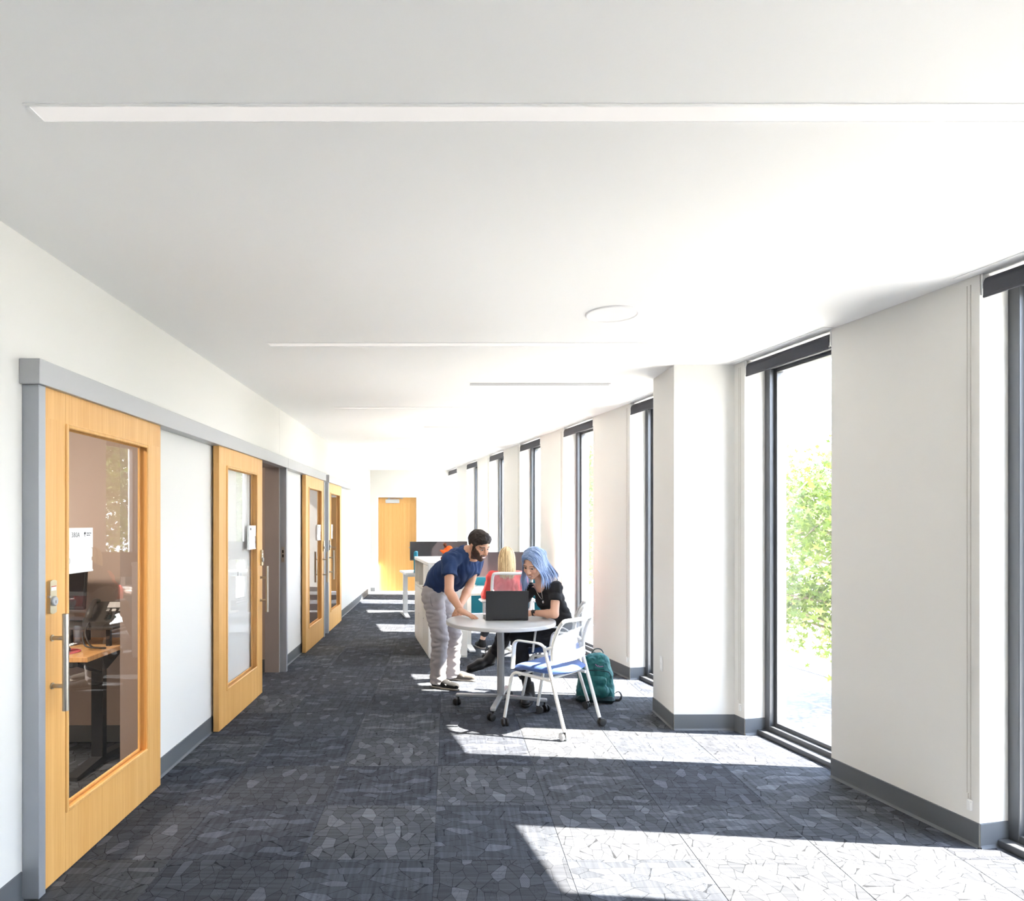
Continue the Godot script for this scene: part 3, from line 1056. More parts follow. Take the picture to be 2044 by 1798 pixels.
func sliding_door(num: int, d0: float, d1: float, latch_far: bool, label: String) -> void:
	var o := struct_root("door_%d" % num, P(FACE, 0, d0), 0.0, label)
	var w := d1 - d0
	var st := 0.17
	var lo := 0.27
	var hi := 1.992
	var top := 2.128
	var th := 0.044
	# local: x = 0 at the front face, -z down the corridor
	for q in [[0.0, st], [w - st, w]]:
		part(o, "stile", one_span(Vector3(-th, 0.008, -q[0]), Vector3(0, top, -q[1]), 0.002), M.wood)
	part(o, "rail", one_span(Vector3(-th, 0.008, -st), Vector3(0, lo, -(w - st)), 0.0), M.wood)
	part(o, "rail", one_span(Vector3(-th, hi, -st), Vector3(0, top, -(w - st)), 0.0), M.wood)
	for side in [0.002, -th - 0.002]:
		var g := Geo.new()
		var e := 0.016
		for q in [[st - 0.002, st + e], [w - st - e, w - st + 0.002]]:
			g.span(Vector3(side - 0.006, lo - 0.002, -q[0]), Vector3(side + 0.006, hi + 0.002, -q[1]), 0.004)
		for q in [[lo - 0.002, lo + e], [hi - e, hi + 0.002]]:
			g.span(Vector3(side - 0.006, q[0], -(st + e)), Vector3(side + 0.006, q[1], -(w - st - e)), 0.004)
		part(o, "glazing_bead", g, M.wood)
	part(o, "pane", one_span(Vector3(-0.0225, lo, -st), Vector3(-0.0224, hi, -(w - st))), M.door_glass)
	# pull handles on both faces
	var hd := (w - 0.062) if latch_far else 0.062
	for side in [1.0, -1.0]:
		var x0: float = 0.0 if side > 0 else -th
		var hg := Geo.new()
		hg.tube([Vector3(x0 + side * 0.06, 0.752, -hd), Vector3(x0 + side * 0.06, 1.166, -hd)], 0.0135, 16)
		var bar := part(o, "pull_handle", hg, M.steel)
		for y in [0.857, 1.062]:
			var sg := Geo.new()
			sg.tube([Vector3(x0, y, -hd), Vector3(x0 + side * 0.006, y, -hd)], 0.014, 14)
			sg.tube([Vector3(x0 + side * 0.005, y, -hd), Vector3(x0 + side * 0.06, y, -hd)], 0.0095, 12)
			part(bar, "standoff", sg, M.steel)
	# lock with indicator and key cylinder
	var ld := (w - 0.05) if latch_far else 0.05
	var lg := Geo.new()
	var pl := PackedVector2Array()
	for i in 9:
		var t := -1.0 + i / 4.0
		pl.append(Vector2(t * 0.024, 0.066 + 0.006 * (1.0 - t * t)))
	for i in 9:
		var t := 1.0 - i / 4.0
		pl.append(Vector2(t * 0.024, -0.066 - 0.006 * (1.0 - t * t)))
	lg.T = Transform3D(Basis(Vector3.UP, PI / 2), Vector3(0.008, 1.24, -ld))
	lg.extrude(pl, 0.016)
	var lk := part(o, "lock", lg, M.brass_nickel)
	lg = Geo.new()
	lg.T = Transform3D(Basis(Vector3.BACK, -PI / 2), Vector3(0.016, 1.222, -ld))
	lg.lathe([Vector2(0.021, 0.0), Vector2(0.021, 0.007), Vector2(0.018, 0.010), Vector2(0.0, 0.010)], 22)
	part(lk, "cylinder", lg, M.silver)
	part(lk, "keyway", one_box(Vector3(0.0262, 1.219, -ld), Vector3(0.0006, 0.012, 0.003)), M.black)
	part(lk, "indicator_window", one_box(Vector3(0.0162, 1.276, -ld), Vector3(0.001, 0.018, 0.036)), M.white_plastic)
	part(lk, "indicator_stripe", one_box(Vector3(0.0165, 1.284, -ld), Vector3(0.001, 0.003, 0.036)), M.red_pad)
	part(lk, "turn_tab", one_box(Vector3(0.010, 1.242, -ld + 0.025), Vector3(0.012, 0.010, 0.006), 0.001), M.silver)

func room_sign(d0: float, label: String, n: int) -> void:
	var t := thing("room_sign", label, "sign", P(FACE - 0.0225, 0, d0), 0.0, "office door signs")
	var w := 0.208
	part(t, "back_plate", one_span(Vector3(0, 1.325, 0), Vector3(0.010, 1.532, -w), 0.001), M.white_plastic)
	part(t, "number_plate", one_span(Vector3(0.010, 1.437, -0.004), Vector3(0.0165, 1.532, -w), 0.001), M.white_trim)
	var g := Geo.new()
	var pl := PackedVector2Array([Vector2(0.004, 1.33), Vector2(w, 1.33), Vector2(w, 1.375), Vector2(w - 0.007, 1.378), Vector2(w - 0.007, 1.392), Vector2(w, 1.395), Vector2(w, 1.434), Vector2(0.004, 1.434)])
	for i in 7:
		var a := PI / 2 - PI * i / 6.0
		pl.append(Vector2(0.004 + 0.013 * cos(a), 1.383 + 0.014 * sin(a)))
	g.T = Transform3D(Basis(Vector3.UP, PI / 2), Vector3(0.012, 0, 0))
	g.extrude(pl, 0.004)
	part(t, "insert_card", g, M.white_plastic)
	part(t, "lower_lip", one_span(Vector3(0.010, 1.325, 0), Vector3(0.0175, 1.334, -w), 0.001), M.white_trim)
	var bs := Basis(Vector3.UP, PI / 2)
	if n == 1:
		text_part(t, "380A", 0.031, M.ink, Vector3(0.0168, 1.500, -0.055), bs, "room_number")
		text_part(t, "Oregon State", 0.0072, M.ink, Vector3(0.0168, 1.507, -0.171), bs)
		text_part(t, "University", 0.0072, M.ink, Vector3(0.0168, 1.4975, -0.166), bs)
		var sh := Geo.new()
		sh.T = Transform3D(bs, Vector3(0.0168, 1.502, -0.135))
		sh.extrude(PackedVector2Array([Vector2(-0.007, 0.009), Vector2(0.007, 0.010), Vector2(0.007, -0.001), Vector2(0.005, -0.006), Vector2(0, -0.011), Vector2(-0.005, -0.006), Vector2(-0.007, -0.001)]), 0.0006)
		part(t, "crest", sh, M.ink)
		sh = Geo.new()
		sh.T = Transform3D(bs, Vector3(0.0172, 1.4995, -0.135))
		sh.extrude(PackedVector2Array([Vector2(-0.004, 0.002), Vector2(0.004, 0.002), Vector2(0.0035, -0.002), Vector2(0, -0.006), Vector2(-0.0035, -0.002)]), 0.0006)
		part(t, "crest_field", sh, M.white_trim)
	else:
		part(t, "symbol", one_box(Vector3(0.0168, 1.502, -0.05), Vector3(0.0006, 0.018, 0.026)), M.ink)
		for y in [1.507, 1.498]:
			part(t, "print_line", one_box(Vector3(0.0168, y, -0.16), Vector3(0.0006, 0.004, 0.05)), M.light_grey)

func offices() -> void:
	# header tracks and posts
	var k := 2
	for q in [[2.806, 7.158, 9.37], [9.605, 99.0, 11.8]]:
		var h := struct_root("trim_%d" % k, Vector3.ZERO, 0.0, "long grey metal header track over the sliding doors" if k == 2 else "short grey metal header track over the last sliding door")
		var e: float = minf(q[1], q[2])
		part(h, "header_box", one_span(P(LEFT, 2.1275, q[0]), P(-1.678, 2.231, e - 0.0012), 0.002), M.alu_bright)
		if q[1] < q[2]:
			part(h, "header_box", one_span(P(LEFT, 2.1275, q[1] + 0.0012), P(-1.678, 2.231, q[2]), 0.002), M.alu_bright)
		k += 1
	for q in [[2.825, 2.872, "grey metal closing post of the door signed 380A"], [7.135, 7.185, "grey metal closing post beside the half open door"], [9.316, 9.36, "thin grey metal post at the far edge of the third sliding door"], [9.625, 9.676, "grey metal post at the near edge of the last sliding door"]]:
		var t := struct_root("trim_%d" % k, Vector3.ZERO, 0.0, q[2])
		part(t, "post", one_span(P(LEFT, 0.0, q[0]), P(-1.692, 2.1275, q[1]), 0.002), M.alu_post)
		if k == 5:
			part(t, "strike_plate", one_span(P(-1.745, 1.145, q[0] - 0.002), P(-1.712, 1.305, q[0]), 0.0005), M.steel)
			for y in [1.195, 1.24]:
				part(t, "strike_slot", one_span(P(-1.737, y, q[0] - 0.003), P(-1.72, y + 0.032, q[0] - 0.0015)), M.black)
		k += 1
	# metal linings of the openings
	for dd in DOORS:
		var t := struct_root("trim_%d" % k, Vector3.ZERO, 0.0, "taupe metal lining of an office door opening")
		part(t, "lining", one_span(P(LEFT - 0.15, 0, dd[0] - 0.001), P(LEFT - 0.001, 2.15, dd[0] + 0.02), 0.001), M.taupe_metal)
		part(t, "lining", one_span(P(LEFT - 0.15, 0, dd[1] - 0.02), P(LEFT - 0.001, 2.15, dd[1] + 0.001), 0.001), M.taupe_metal)
		part(t, "lining_head", one_span(P(LEFT - 0.15, 2.128, dd[0] + 0.02), P(LEFT - 0.001, 2.151, dd[1] - 0.02), 0.001), M.taupe_metal)
		k += 1
	sliding_door(1, 2.866, 4.036, false, "honey coloured wooden sliding door with tall glass pane signed 380A")
	sliding_door(2, 5.065, 6.24, true, "wooden sliding door standing half open with tall glass pane")
	sliding_door(3, 8.14, 9.312, true, "wooden sliding door closed against a thin post")
	sliding_door(4, 9.68, 10.85, false, "last wooden sliding door under its own short header")
	room_sign(3.072, "white room sign reading 380A on the door glass", 1)
	room_sign(5.845, "white room sign on the glass of the half open door", 2)
	room_sign(8.92, "white room sign on the glass of the third sliding door", 3)
	room_sign(9.86, "white room sign on the glass of the last sliding door", 4)
	# thermostat on the wall behind the half open door
	var th := thing("thermostat", "small white thermostat on the wall behind the half open door glass", "thermostat", P(LEFT, 1.09, 5.75))
	part(th, "case", one_box(Vector3(0.007, 0, 0), Vector3(0.014, 0.12, 0.085), 0.004), M.white_plastic)
	part(th, "display", one_box(Vector3(0.0143, 0.025, 0), Vector3(0.001, 0.035, 0.055)), M.light_grey)
	for j in 4:
		part(th, "button", one_box(Vector3(0.0145, -0.012 - 0.02 * (j / 2), -0.015 + 0.03 * (j % 2)), Vector3(0.002, 0.008, 0.014), 0.0005), M.light_grey)
	# office shells
	var x0 := -5.2
	var parts := [[0.5, 0.62], [4.86, 4.98], [7.20, 7.32], [9.46, 9.56], [12.5, 12.62]]
	var i := 0
	for q in parts:
		var w := struct_root("wall_office_%d" % (i + 1), Vector3.ZERO, 0.0, "taupe partition wall between offices")
		part(w, "partition", one_span(P(x0, 0, q[0]), P(LEFT - 0.14, CEIL, q[1])), M.taupe)
		if i > 0:
			part(w, "base_strip", one_span(P(x0, 0, q[0] - 0.006), P(LEFT - 0.14, 0.118, q[0]), 0.001), M.base)
		i += 1
	var ow := struct_root("wall_outer", Vector3.ZERO, 0.0, "taupe rear wall of the offices")
	part(ow, "wall_section", one_span(P(x0 - 0.15, 0, 0.5), P(x0, CEIL, 12.62)), M.wall)
	for q in [[2.6, "square ceiling light in the office signed 380A"], [6.1, "square ceiling light in the office with the half open door"], [8.4, "square ceiling light in the third office"], [10.9, "square ceiling light in the last office"]]:
		var t := thing("office_light", q[1], "ceiling light", P(-3.4, CEIL, q[0]), 0.0, "office ceiling lights")
		var g := Geo.new()
		for z in [-0.285, 0.285]:
			g.box(Vector3(0, -0.006, z), Vector3(0.6, 0.012, 0.03), 0.002)
			g.box(Vector3(z, -0.006, 0), Vector3(0.03, 0.012, 0.54), 0.002)
		part(t, "trim_frame", g, M.white_trim)
		part(t, "diffuser", one_box(Vector3(0, -0.003, 0), Vector3(0.54, 0.006, 0.54)), M.led)
		var al := AreaLight3D.new()
		al.name = "panel_light"
		al.area_size = Vector2(0.54, 0.54)
		al.area_normalize_energy = false
		al.light_color = Color(1.0, 0.93, 0.85)
		al.light_energy = 30.0 if q[0] < 5.0 else 9.0
		al.area_range = 20.0
		al.area_attenuation = 2.0
		al.shadow_enabled = true
		t.add_child(al)
		al.position = Vector3(0, -0.016, 0)
		al.rotation.x = -PI / 2
	office_desk()
	end_door()

func end_door() -> void:
	var o := struct_root("door_5", P(-1.161, 0, FAR + 0.11), 0.0, "plain honey coloured wooden door in the white end wall with closer")
	part(o, "leaf", one_span(Vector3(-0.432, 0.01, -0.03), Vector3(0.432, 2.13, 0.012), 0.002), M.wood)
	for s in [-1.0, 1.0]:
		part(o, "frame_jamb", one_box(Vector3(s * 0.4485, 1.08, 0.04), Vector3(0.031, 2.16, 0.145), 0.003), M.white_trim)
	part(o, "frame_head", one_box(Vector3(0, 2.146, 0.04), Vector3(0.866, 0.03, 0.145), 0.003), M.white_trim)
	var c := part(o, "door_closer", one_box(Vector3(-0.11, 2.045, 0.04), Vector3(0.31, 0.085, 0.055), 0.008), M.light_grey)
	var g := Geo.new()
	g.bar(Vector3(-0.2, 2.105, 0.05), Vector3(0.10, 2.118, 0.045), 0.022, 0.010, 0.002)
	g.box(Vector3(0.10, 2.112, 0.03), Vector3(0.05, 0.02, 0.04), 0.003)
	g.box(Vector3(-0.19, 2.10, 0.05), Vector3(0.05, 0.03, 0.04), 0.003)
	part(c, "closer_arm", g, M.silver)
	var lv := part(o, "lever_handle", one_tube([Vector3(0.37, 1.0, 0.012), Vector3(0.37, 1.0, 0.055), Vector3(0.26, 1.0, 0.06)], 0.011, 10), M.steel)
	g = Geo.new()
	g.T = Transform3D(Basis(Vector3.RIGHT, PI / 2), Vector3(0.37, 1.0, 0.012))
	g.lathe([Vector2(0.028, 0.0), Vector2(0.028, 0.006), Vector2(0.0, 0.007)], 18)
	part(lv, "rose", g, M.steel)

func office_desk() -> void:
	var o := thing("office_desk", "wood topped sit stand desk with black legs behind the glass door", "desk", P(-2.86, 0, 4.45))
	part(o, "desktop", one_span(Vector3(-0.8, 0.72, -0.36), Vector3(0.70, 0.75, 0.36), 0.002), M.desk_wood)
	for s in [-0.62, 0.585]:
		part(o, "leg_column", one_box(Vector3(s, 0.36, 0.0), Vector3(0.075, 0.68, 0.055), 0.003), M.black)
		var g := Geo.new()
		g.T = Transform3D(Basis(Vector3.UP, PI / 2), Vector3(s, 0, 0))
		g.extrude(PackedVector2Array([Vector2(-0.33, 0.0), Vector2(0.33, 0.0), Vector2(0.33, 0.02), Vector2(0.05, 0.045), Vector2(-0.05, 0.045), Vector2(-0.33, 0.02)]), 0.075)
		part(o, "foot", g, M.charcoal)
		g = Geo.new()
		g.T = Transform3D(Basis(Vector3.UP, PI / 2), Vector3(s, 0, 0))
		g.extrude(PackedVector2Array([Vector2(-0.30, 0.72), Vector2(-0.30, 0.70), Vector2(-0.04, 0.60), Vector2(0.04, 0.60), Vector2(0.30, 0.70), Vector2(0.30, 0.72)]), 0.07)
		part(o, "bracket", g, M.black)
	part(o, "cross_beam", one_box(Vector3(-0.02, 0.67, 0), Vector3(1.15, 0.06, 0.06), 0.003), M.black)
	var sw := part(o, "height_switch", one_box(Vector3(0.55, 0.702, 0.33), Vector3(0.13, 0.034, 0.05), 0.006), M.charcoal)
	for j in 3:
		part(sw, "button", one_box(Vector3(0.51 + j * 0.025, 0.704, 0.356), Vector3(0.014, 0.006, 0.002)), M.light_grey)
	var r := thing("monitor_riser", "black monitor shelf standing on the office desk", "shelf", P(-2.60, 0.75, 4.58))
	part(r, "shelf_board", one_box(Vector3(0, 0.122, 0), Vector3(0.86, 0.018, 0.32), 0.003), M.phone)
	for s in [-0.40, 0.12, 0.375]:
		for z in [-0.12, 0.1]:
			part(r, "leg", one_box(Vector3(s, 0.0565, z), Vector3(0.028, 0.113, 0.028), 0.002), M.black)
	var m := thing("office_monitor", "black office monitor standing on the desk shelf behind the sign", "monitor", P(-2.715, 0.881, 4.60), 0.0)
	part(m, "base_plate", one_box(Vector3(0, 0.006, 0), Vector3(0.22, 0.012, 0.17), 0.004), M.black)
	part(m, "stand", one_box(Vector3(0, 0.10, -0.04), Vector3(0.05, 0.19, 0.03), 0.005), M.black)
	var g := Geo.new()
	g.T = Transform3D(Basis(Vector3.RIGHT, -0.1), Vector3(0, 0.26, 0.0))
	g.box(Vector3.ZERO, Vector3(0.56, 0.335, 0.03), 0.006)
	var ca := part(m, "casing", g, M.black)
	g = Geo.new()
	g.T = Transform3D(Basis(Vector3.RIGHT, -0.1), Vector3(0, 0.262, 0.0))
	g.box(Vector3(0, 0.004, 0.0152), Vector3(0.54, 0.305, 0.002))
	part(ca, "screen", g, M.screen_off)
	# desk phone
	var p := thing("desk_phone", "dark desk phone with handset and keypad on the shelf", "phone", P(-2.27, 0.881, 4.54), 0.12)
	g = Geo.new()
	g.T = Transform3D(Basis(Vector3.UP, PI / 2), Vector3.ZERO)
	g.extrude(PackedVector2Array([Vector2(-0.10, 0.0), Vector2(0.09, 0.0), Vector2(0.09, 0.13), Vector2(0.07, 0.145), Vector2(-0.10, 0.03)]), 0.235)
	part(p, "body", g, M.phone)
	var tl := Transform3D(Basis(Vector3.RIGHT, 0.595), Vector3(0, 0.0875, -0.0 + 0.015))
	var mk := func(n: String, c: Vector3, s: Vector3, mt: Material, bev := 0.001) -> void:
		var q := Geo.new()
		q.T = tl
		q.box(c, s, bev)
		part(p, n, q, mt)
	mk.call("display_screen", Vector3(0.055, 0.006, -0.06), Vector3(0.11, 0.006, 0.055), M.light_grey)
	for a in 3:
		for b in 4:
			mk.call("key", Vector3(0.02 + a * 0.024, 0.006, 0.022 + b * 0.017), Vector3(0.015, 0.006, 0.010), M.black)
	mk.call("navigation_key", Vector3(0.05, 0.006, -0.008), Vector3(0.028, 0.007, 0.022), M.light_grey, 0.003)
	for a in 2:
		for s in [0.012, 0.09]:
			mk.call("soft_key", Vector3(s, 0.006, -0.016 + a * 0.014), Vector3(0.018, 0.006, 0.006), M.light_grey)
	var hg := Geo.new()
	var pts := curve([tl * Vector3(-0.075, 0.02, -0.085), tl * Vector3(-0.075, 0.045, -0.06), tl * Vector3(-0.075, 0.052, 0.0), tl * Vector3(-0.075, 0.045, 0.06), tl * Vector3(-0.075, 0.02, 0.085)], 14)
	hg.tube(pts, [0.022, 0.024, 0.024, 0.021, 0.019, 0.018, 0.018, 0.018, 0.018, 0.018, 0.019, 0.021, 0.024, 0.024, 0.022], 12, true, 0.62, Vector3.UP)
	part(p, "handset", hg, M.phone)
	part(p, "cord", one_tube(curve([Vector3(-0.075, 0.03, 0.10), Vector3(-0.07, -0.03, 0.17), Vector3(-0.02, -0.11, 0.20), Vector3(0.06, -0.122, 0.19), Vector3(0.03, -0.115, 0.23), Vector3(-0.05, -0.10, 0.22), Vector3(-0.10, -0.03, 0.14)], 40), 0.0055, 8), M.phone)
	var pad := thing("mouse_pad", "round red mouse pad on the office desk", "mouse pad", P(-2.42, 0.75, 4.25))
	g = Geo.new()
	g.lathe([Vector2(0.0, 0.004), Vector2(0.118, 0.004), Vector2(0.12, 0.003), Vector2(0.12, 0.0)], 36)
	part(pad, "pad", g, M.red_pad)
	var mo := thing("vertical_mouse", "dark upright computer mouse on the red pad", "mouse", P(-2.40, 0.754, 4.24), 0.3)
	g = Geo.new()
	var f := Field.new(Vector3(-0.08, -0.005, -0.08), Vector3(0.08, 0.11, 0.08), 0.004)
	f.cap(Vector3(0, 0.006, 0.04), Vector3(0, 0.006, -0.045), 0.03, 0.028, 0.02, Vector3.RIGHT, 1.5)
	f.cap(Vector3(0.0, 0.02, 0.02), Vector3(0.005, 0.072, -0.01), 0.028, 0.016, 0.02)
	f.cap(Vector3(-0.02, 0.02, 0.0), Vector3(0.012, 0.07, -0.02), 0.022, 0.014, 0.02)
	f.clip(Vector3.ZERO, Vector3.DOWN)
	f.into(g)
	var mb := part(mo, "mouse_body", g, M.charcoal)
	part(mb, "side_grip", one_box(Vector3(0.018, 0.045, 0.005), Vector3(0.012, 0.04, 0.03), 0.004), M.light_grey)

# ------------------------------------------------------------------ outside
const GY := -4.2

func out_at(t: float, s: float, y: float) -> Vector3:   # t metres out from the facade, s metres along it
	return P(RX, y, 0) + Vector3(cos(PHI), 0, -sin(PHI)) * t + Vector3(-sin(PHI), 0, -cos(PHI)) * s

func make_outside() -> void:
	var gr := struct_root("ground", P(RX, GY, 0), PHI, "pale dry ground beside the building")
	part(gr, "soil", one_span(wall_local(-8, -0.3, -60), wall_local(9.6, 0.0, 90)), M.ground_sand)
	part(gr, "far_soil", one_span(wall_local(21.0, -0.3, -60), wall_local(80, -0.02, 90)), M.ground_sand)
	var rd := struct_root("road", P(RX, GY, 0), PHI, "grey asphalt road dappled by tree shade")
	part(rd, "roadway", one_span(wall_local(9.6, -0.3, -60), wall_local(16.2, -0.08, 90)), M.asphalt)
	part(rd, "kerb", one_span(wall_local(9.45, -0.3, -60), wall_local(9.6, 0.03, 90), 0.01), M.sidewalk)
	part(rd, "kerb", one_span(wall_local(16.2, -0.3, -60), wall_local(16.35, 0.05, 90), 0.01), M.sidewalk)
	part(rd, "pavement", one_span(wall_local(16.35, -0.3, -60), wall_local(21.0, 0.03, 90)), M.sidewalk)
	for j in 12:
		part(rd, "lane_mark", one_span(wall_local(12.85, -0.08, -12.0 + j * 6.0), wall_local(12.95, -0.075, -9.0 + j * 6.0)), M.white_paint)
	var n := 0
	var lf := leaf_mesh()
	for q in [[5.6, 9.7, 2.85, 2.45, "bright green leafy tree outside the window just before the box column"], [6.0, 4.0, 3.0, 2.2, "bright green leafy tree outside the window two piers before the box column"], [6.4, -1.6, 3.4, 2.3, "bright green leafy tree outside the windows behind the viewer"], [4.8, 15.2, 3.7, 2.3, "bright green leafy tree outside the windows behind the blue haired person"], [4.8, 20.0, 3.7, 2.3, "bright green leafy tree outside the windows by the far desk"], [5.0, 25.0, 3.6, 2.3, "bright green leafy tree outside past the end wall"], [17.6, 25.0, 3.6, 3.2, "leafy green tree across the road behind the lowest branches"], [17.6, 18.6, 3.4, 3.2, "leafy green tree across the road before the pale building"]]:
		n += 1
		var near: bool = q[0] < 10.0
		tree(out_at(q[0], q[1], GY), q[2] - GY, q[3], 60 + n, lf, 15000 if near else 6000, q[4], "street trees by the facade" if near else "trees across the road")
	# pale building far across the road
	var b := thing("far_building", "pale flat roofed building far beyond the trees", "building", out_at(46, 74, GY), PHI)
	part(b, "wall", one_box(Vector3(0, 2.9, 0), Vector3(12, 5.8, 30), 0.0), M.clad)
	part(b, "roof", one_box(Vector3(0, 5.95, 0), Vector3(12.8, 0.3, 30.8), 0.02), M.light_grey)
	for j in 8:
		for k in 2:
			var w := part(b, "window", one_box(Vector3(-6.0, 1.6 + k * 2.6, -12.6 + j * 3.6), Vector3(0.1, 1.4, 2.0), 0.0), M.alu_dark)
			part(w, "pane", one_box(Vector3(-6.06, 1.6 + k * 2.6, -12.6 + j * 3.6), Vector3(0.02, 1.25, 1.85), 0.0), M.screen_off)

func leaf_mesh() -> ArrayMesh:
	# five-lobed leaf with a fold along its midrib
	var g := Geo.new()
	g.colored = false
	var pts := []
	for i in 10:
		var a := -PI / 2 + TAU * i / 10.0
		var r := 1.0 if i % 2 == 1 else 0.42
		if i == 0:
			r = 0.2
		pts.append(Vector3(cos(a) * r, 0.18 * absf(cos(a)) * r, sin(a) * r))
	var c := g.vert(Vector3(0, -0.03, 0), Vector3.UP)
	for p in pts:
		g.vert(p, Vector3.UP)
	for i in 10:
		g.tri(c, c + 1 + i, c + 1 + (i + 1) % 10)
	return g.mesh()

func tree(at: Vector3, tall: float, rad: float, sd: int, lf: ArrayMesh, count: int, label: String, group: String) -> void:
	var r := RandomNumberGenerator.new()
	r.seed = sd
	var t := thing("leafy_tree", label, "tree", at, r.randf() * TAU, group)
	var base := tall * 0.34
	var g := Geo.new()
	g.tube(curve([Vector3(0, -0.1, 0), Vector3(0.06, tall * 0.3, 0.03), Vector3(-0.04, tall * 0.6, 0.05), Vector3(0.02, tall * 0.93, 0)], 10), [0.15, 0.13, 0.12, 0.11, 0.1, 0.09, 0.075, 0.06, 0.045, 0.03, 0.012], 10)
	part(t, "trunk", g, M.bark)
	var ends := []
	var limbs := Geo.new()
	for i in 46:
		var f := r.randf_range(0.50, 0.92)
		var y := tall * f
		var a := i * 2.4
		var reach := rad * sqrt(clampf(1.0 - pow((f - 0.66) / 0.38, 2.0), 0.12, 1.0)) * r.randf_range(0.75, 1.05)
		var dir := Vector3(cos(a), 0, sin(a))
		var tip := dir * reach + Vector3.UP * (y + reach * r.randf_range(-0.22, 0.4))
		var pts := curve([Vector3(0, y, 0), dir * reach * 0.5 + Vector3.UP * (y + reach * 0.22), tip], 6)
		limbs.tube(pts, [0.045, 0.036, 0.028, 0.02, 0.015, 0.01, 0.005], 6)
		for k in 5:
			ends.append([pts[2 + k], 0.34 + 0.12 * k])
	part(t, "branches", limbs, M.bark)
	var mm := MultiMesh.new()
	mm.transform_format = MultiMesh.TRANSFORM_3D
	mm.use_colors = true
	mm.mesh = lf
	mm.instance_count = count
	for i in count:
		var e: Array = ends[r.randi() % ends.size()]
		var off := Vector3(r.randfn(), r.randfn() * 0.7, r.randfn()) * 0.30
		var p: Vector3 = e[0] + off
		var b := Basis.from_euler(Vector3(r.randf_range(-1.1, 1.1), r.randf() * TAU, r.randf_range(-1.1, 1.1))).scaled(Vector3.ONE * r.randf_range(0.05, 0.085))
		mm.set_instance_transform(i, Transform3D(b, p))
		var v := r.randf()
		mm.set_instance_color(i, Color(0.060 + 0.055 * v, 0.098 + 0.06 * v, 0.012 + 0.010 * v))
	var mi := MultiMeshInstance3D.new()
	mi.name = "foliage"
	mi.multimesh = mm
	mi.material_override = M.leaf
	mi.set_meta("kind", "stuff")
	t.add_child(mi)

# ------------------------------------------------------------------ furniture
func caster_geo(face: float) -> Array:   # [wheel mesh, fork mesh] of a twin-wheel caster, 60 mm wheels, origin on the floor
	var w := Geo.new()
	for s in [-1.0, 1.0]:
		w.T = Transform3D(Basis(Vector3.BACK, -PI / 2 * s), Vector3(s * 0.006, 0.03, 0.018))
		w.lathe([Vector2(0.0, 0.0), Vector2(0.027, 0.0), Vector2(0.03, 0.004), Vector2(0.03, 0.014), Vector2(0.026, 0.018), Vector2(0.012, 0.020), Vector2(0.0, 0.020)], 18)
	var f := Geo.new()
	f.box(Vector3(0, 0.042, 0.012), Vector3(0.012, 0.03, 0.034), 0.003)
	f.tube([Vector3(0, 0.05, 0), Vector3(0, 0.075, 0)], 0.008, 10)
	return [w.mesh(), f.mesh()]

func caster(parent: Node, at: Vector3, turn: float, meshes: Array, m: Material) -> void:
	var c := part(parent, "caster", meshes[1], M.black)
	c.position = at
	c.rotation.y = turn
	part(c, "wheel", meshes[0], m)

func make_furniture() -> void:
	meeting_table()
	var c1 := guest_chair("guest_chair", "white framed rolling guest chair with empty blue seat pulled up to round table", P(0.785, 0, 5.238), 0.846)
	guest_chair("guest_chair", "white framed rolling guest chair under the person with blue hair", P(0.95, 0, 6.03), 1.36, false)
	laptop()
	backpack()
	cabinet()
	workstations()
	task_chair()

func meeting_table() -> void:
	var t := thing("round_table", "round light grey meeting table on a silver four-legged wheeled base", "table", P(0.437, 0, 5.735), -0.24)
	var g := Geo.new()
	g.lathe([Vector2(0.0, 0.74), Vector2(0.452, 0.74), Vector2(0.4565, 0.738), Vector2(0.4585, 0.734), Vector2(0.4585, 0.713), Vector2(0.4565, 0.709), Vector2(0.452, 0.707), Vector2(0.0, 0.707)], 72)
	part(t, "tabletop", g, M.laminate)
	part(t, "mounting_plate", one_box(Vector3(0, 0.70, 0), Vector3(0.30, 0.014, 0.30), 0.003), M.silver)
	# oblong column with rounded sides
	g = Geo.new()
	var pl := PackedVector2Array()
	for i in 20:
		var a := TAU * i / 20.0
		pl.append(Vector2(0.030 * signf(cos(a)) * pow(absf(cos(a)), 0.6), 0.024 * signf(sin(a)) * pow(absf(sin(a)), 0.6)))
	g.T = Transform3D(Basis(Vector3.RIGHT, PI / 2), Vector3(0, 0.40, 0))
	g.extrude(pl, 0.60)
	part(t, "column", g, M.silver)
	part(t, "hub", one_box(Vector3(0, 0.105, 0), Vector3(0.066, 0.045, 0.066), 0.006), M.silver)
	var cm := caster_geo(0.0)
	for i in 4:
		var a := i * PI / 2
		var d := Vector3(cos(a), 0, -sin(a))
		var l := Geo.new()
		l.bar(Vector3(0, 0.105, 0) + d * 0.02, Vector3(0, 0.091, 0) + d * 0.385, 0.044, 0.026, 0.005)
		part(t, "leg", l, M.silver)
		caster(t, d * 0.365 + Vector3(0, 0.0, 0), a + 0.9, cm, M.black)

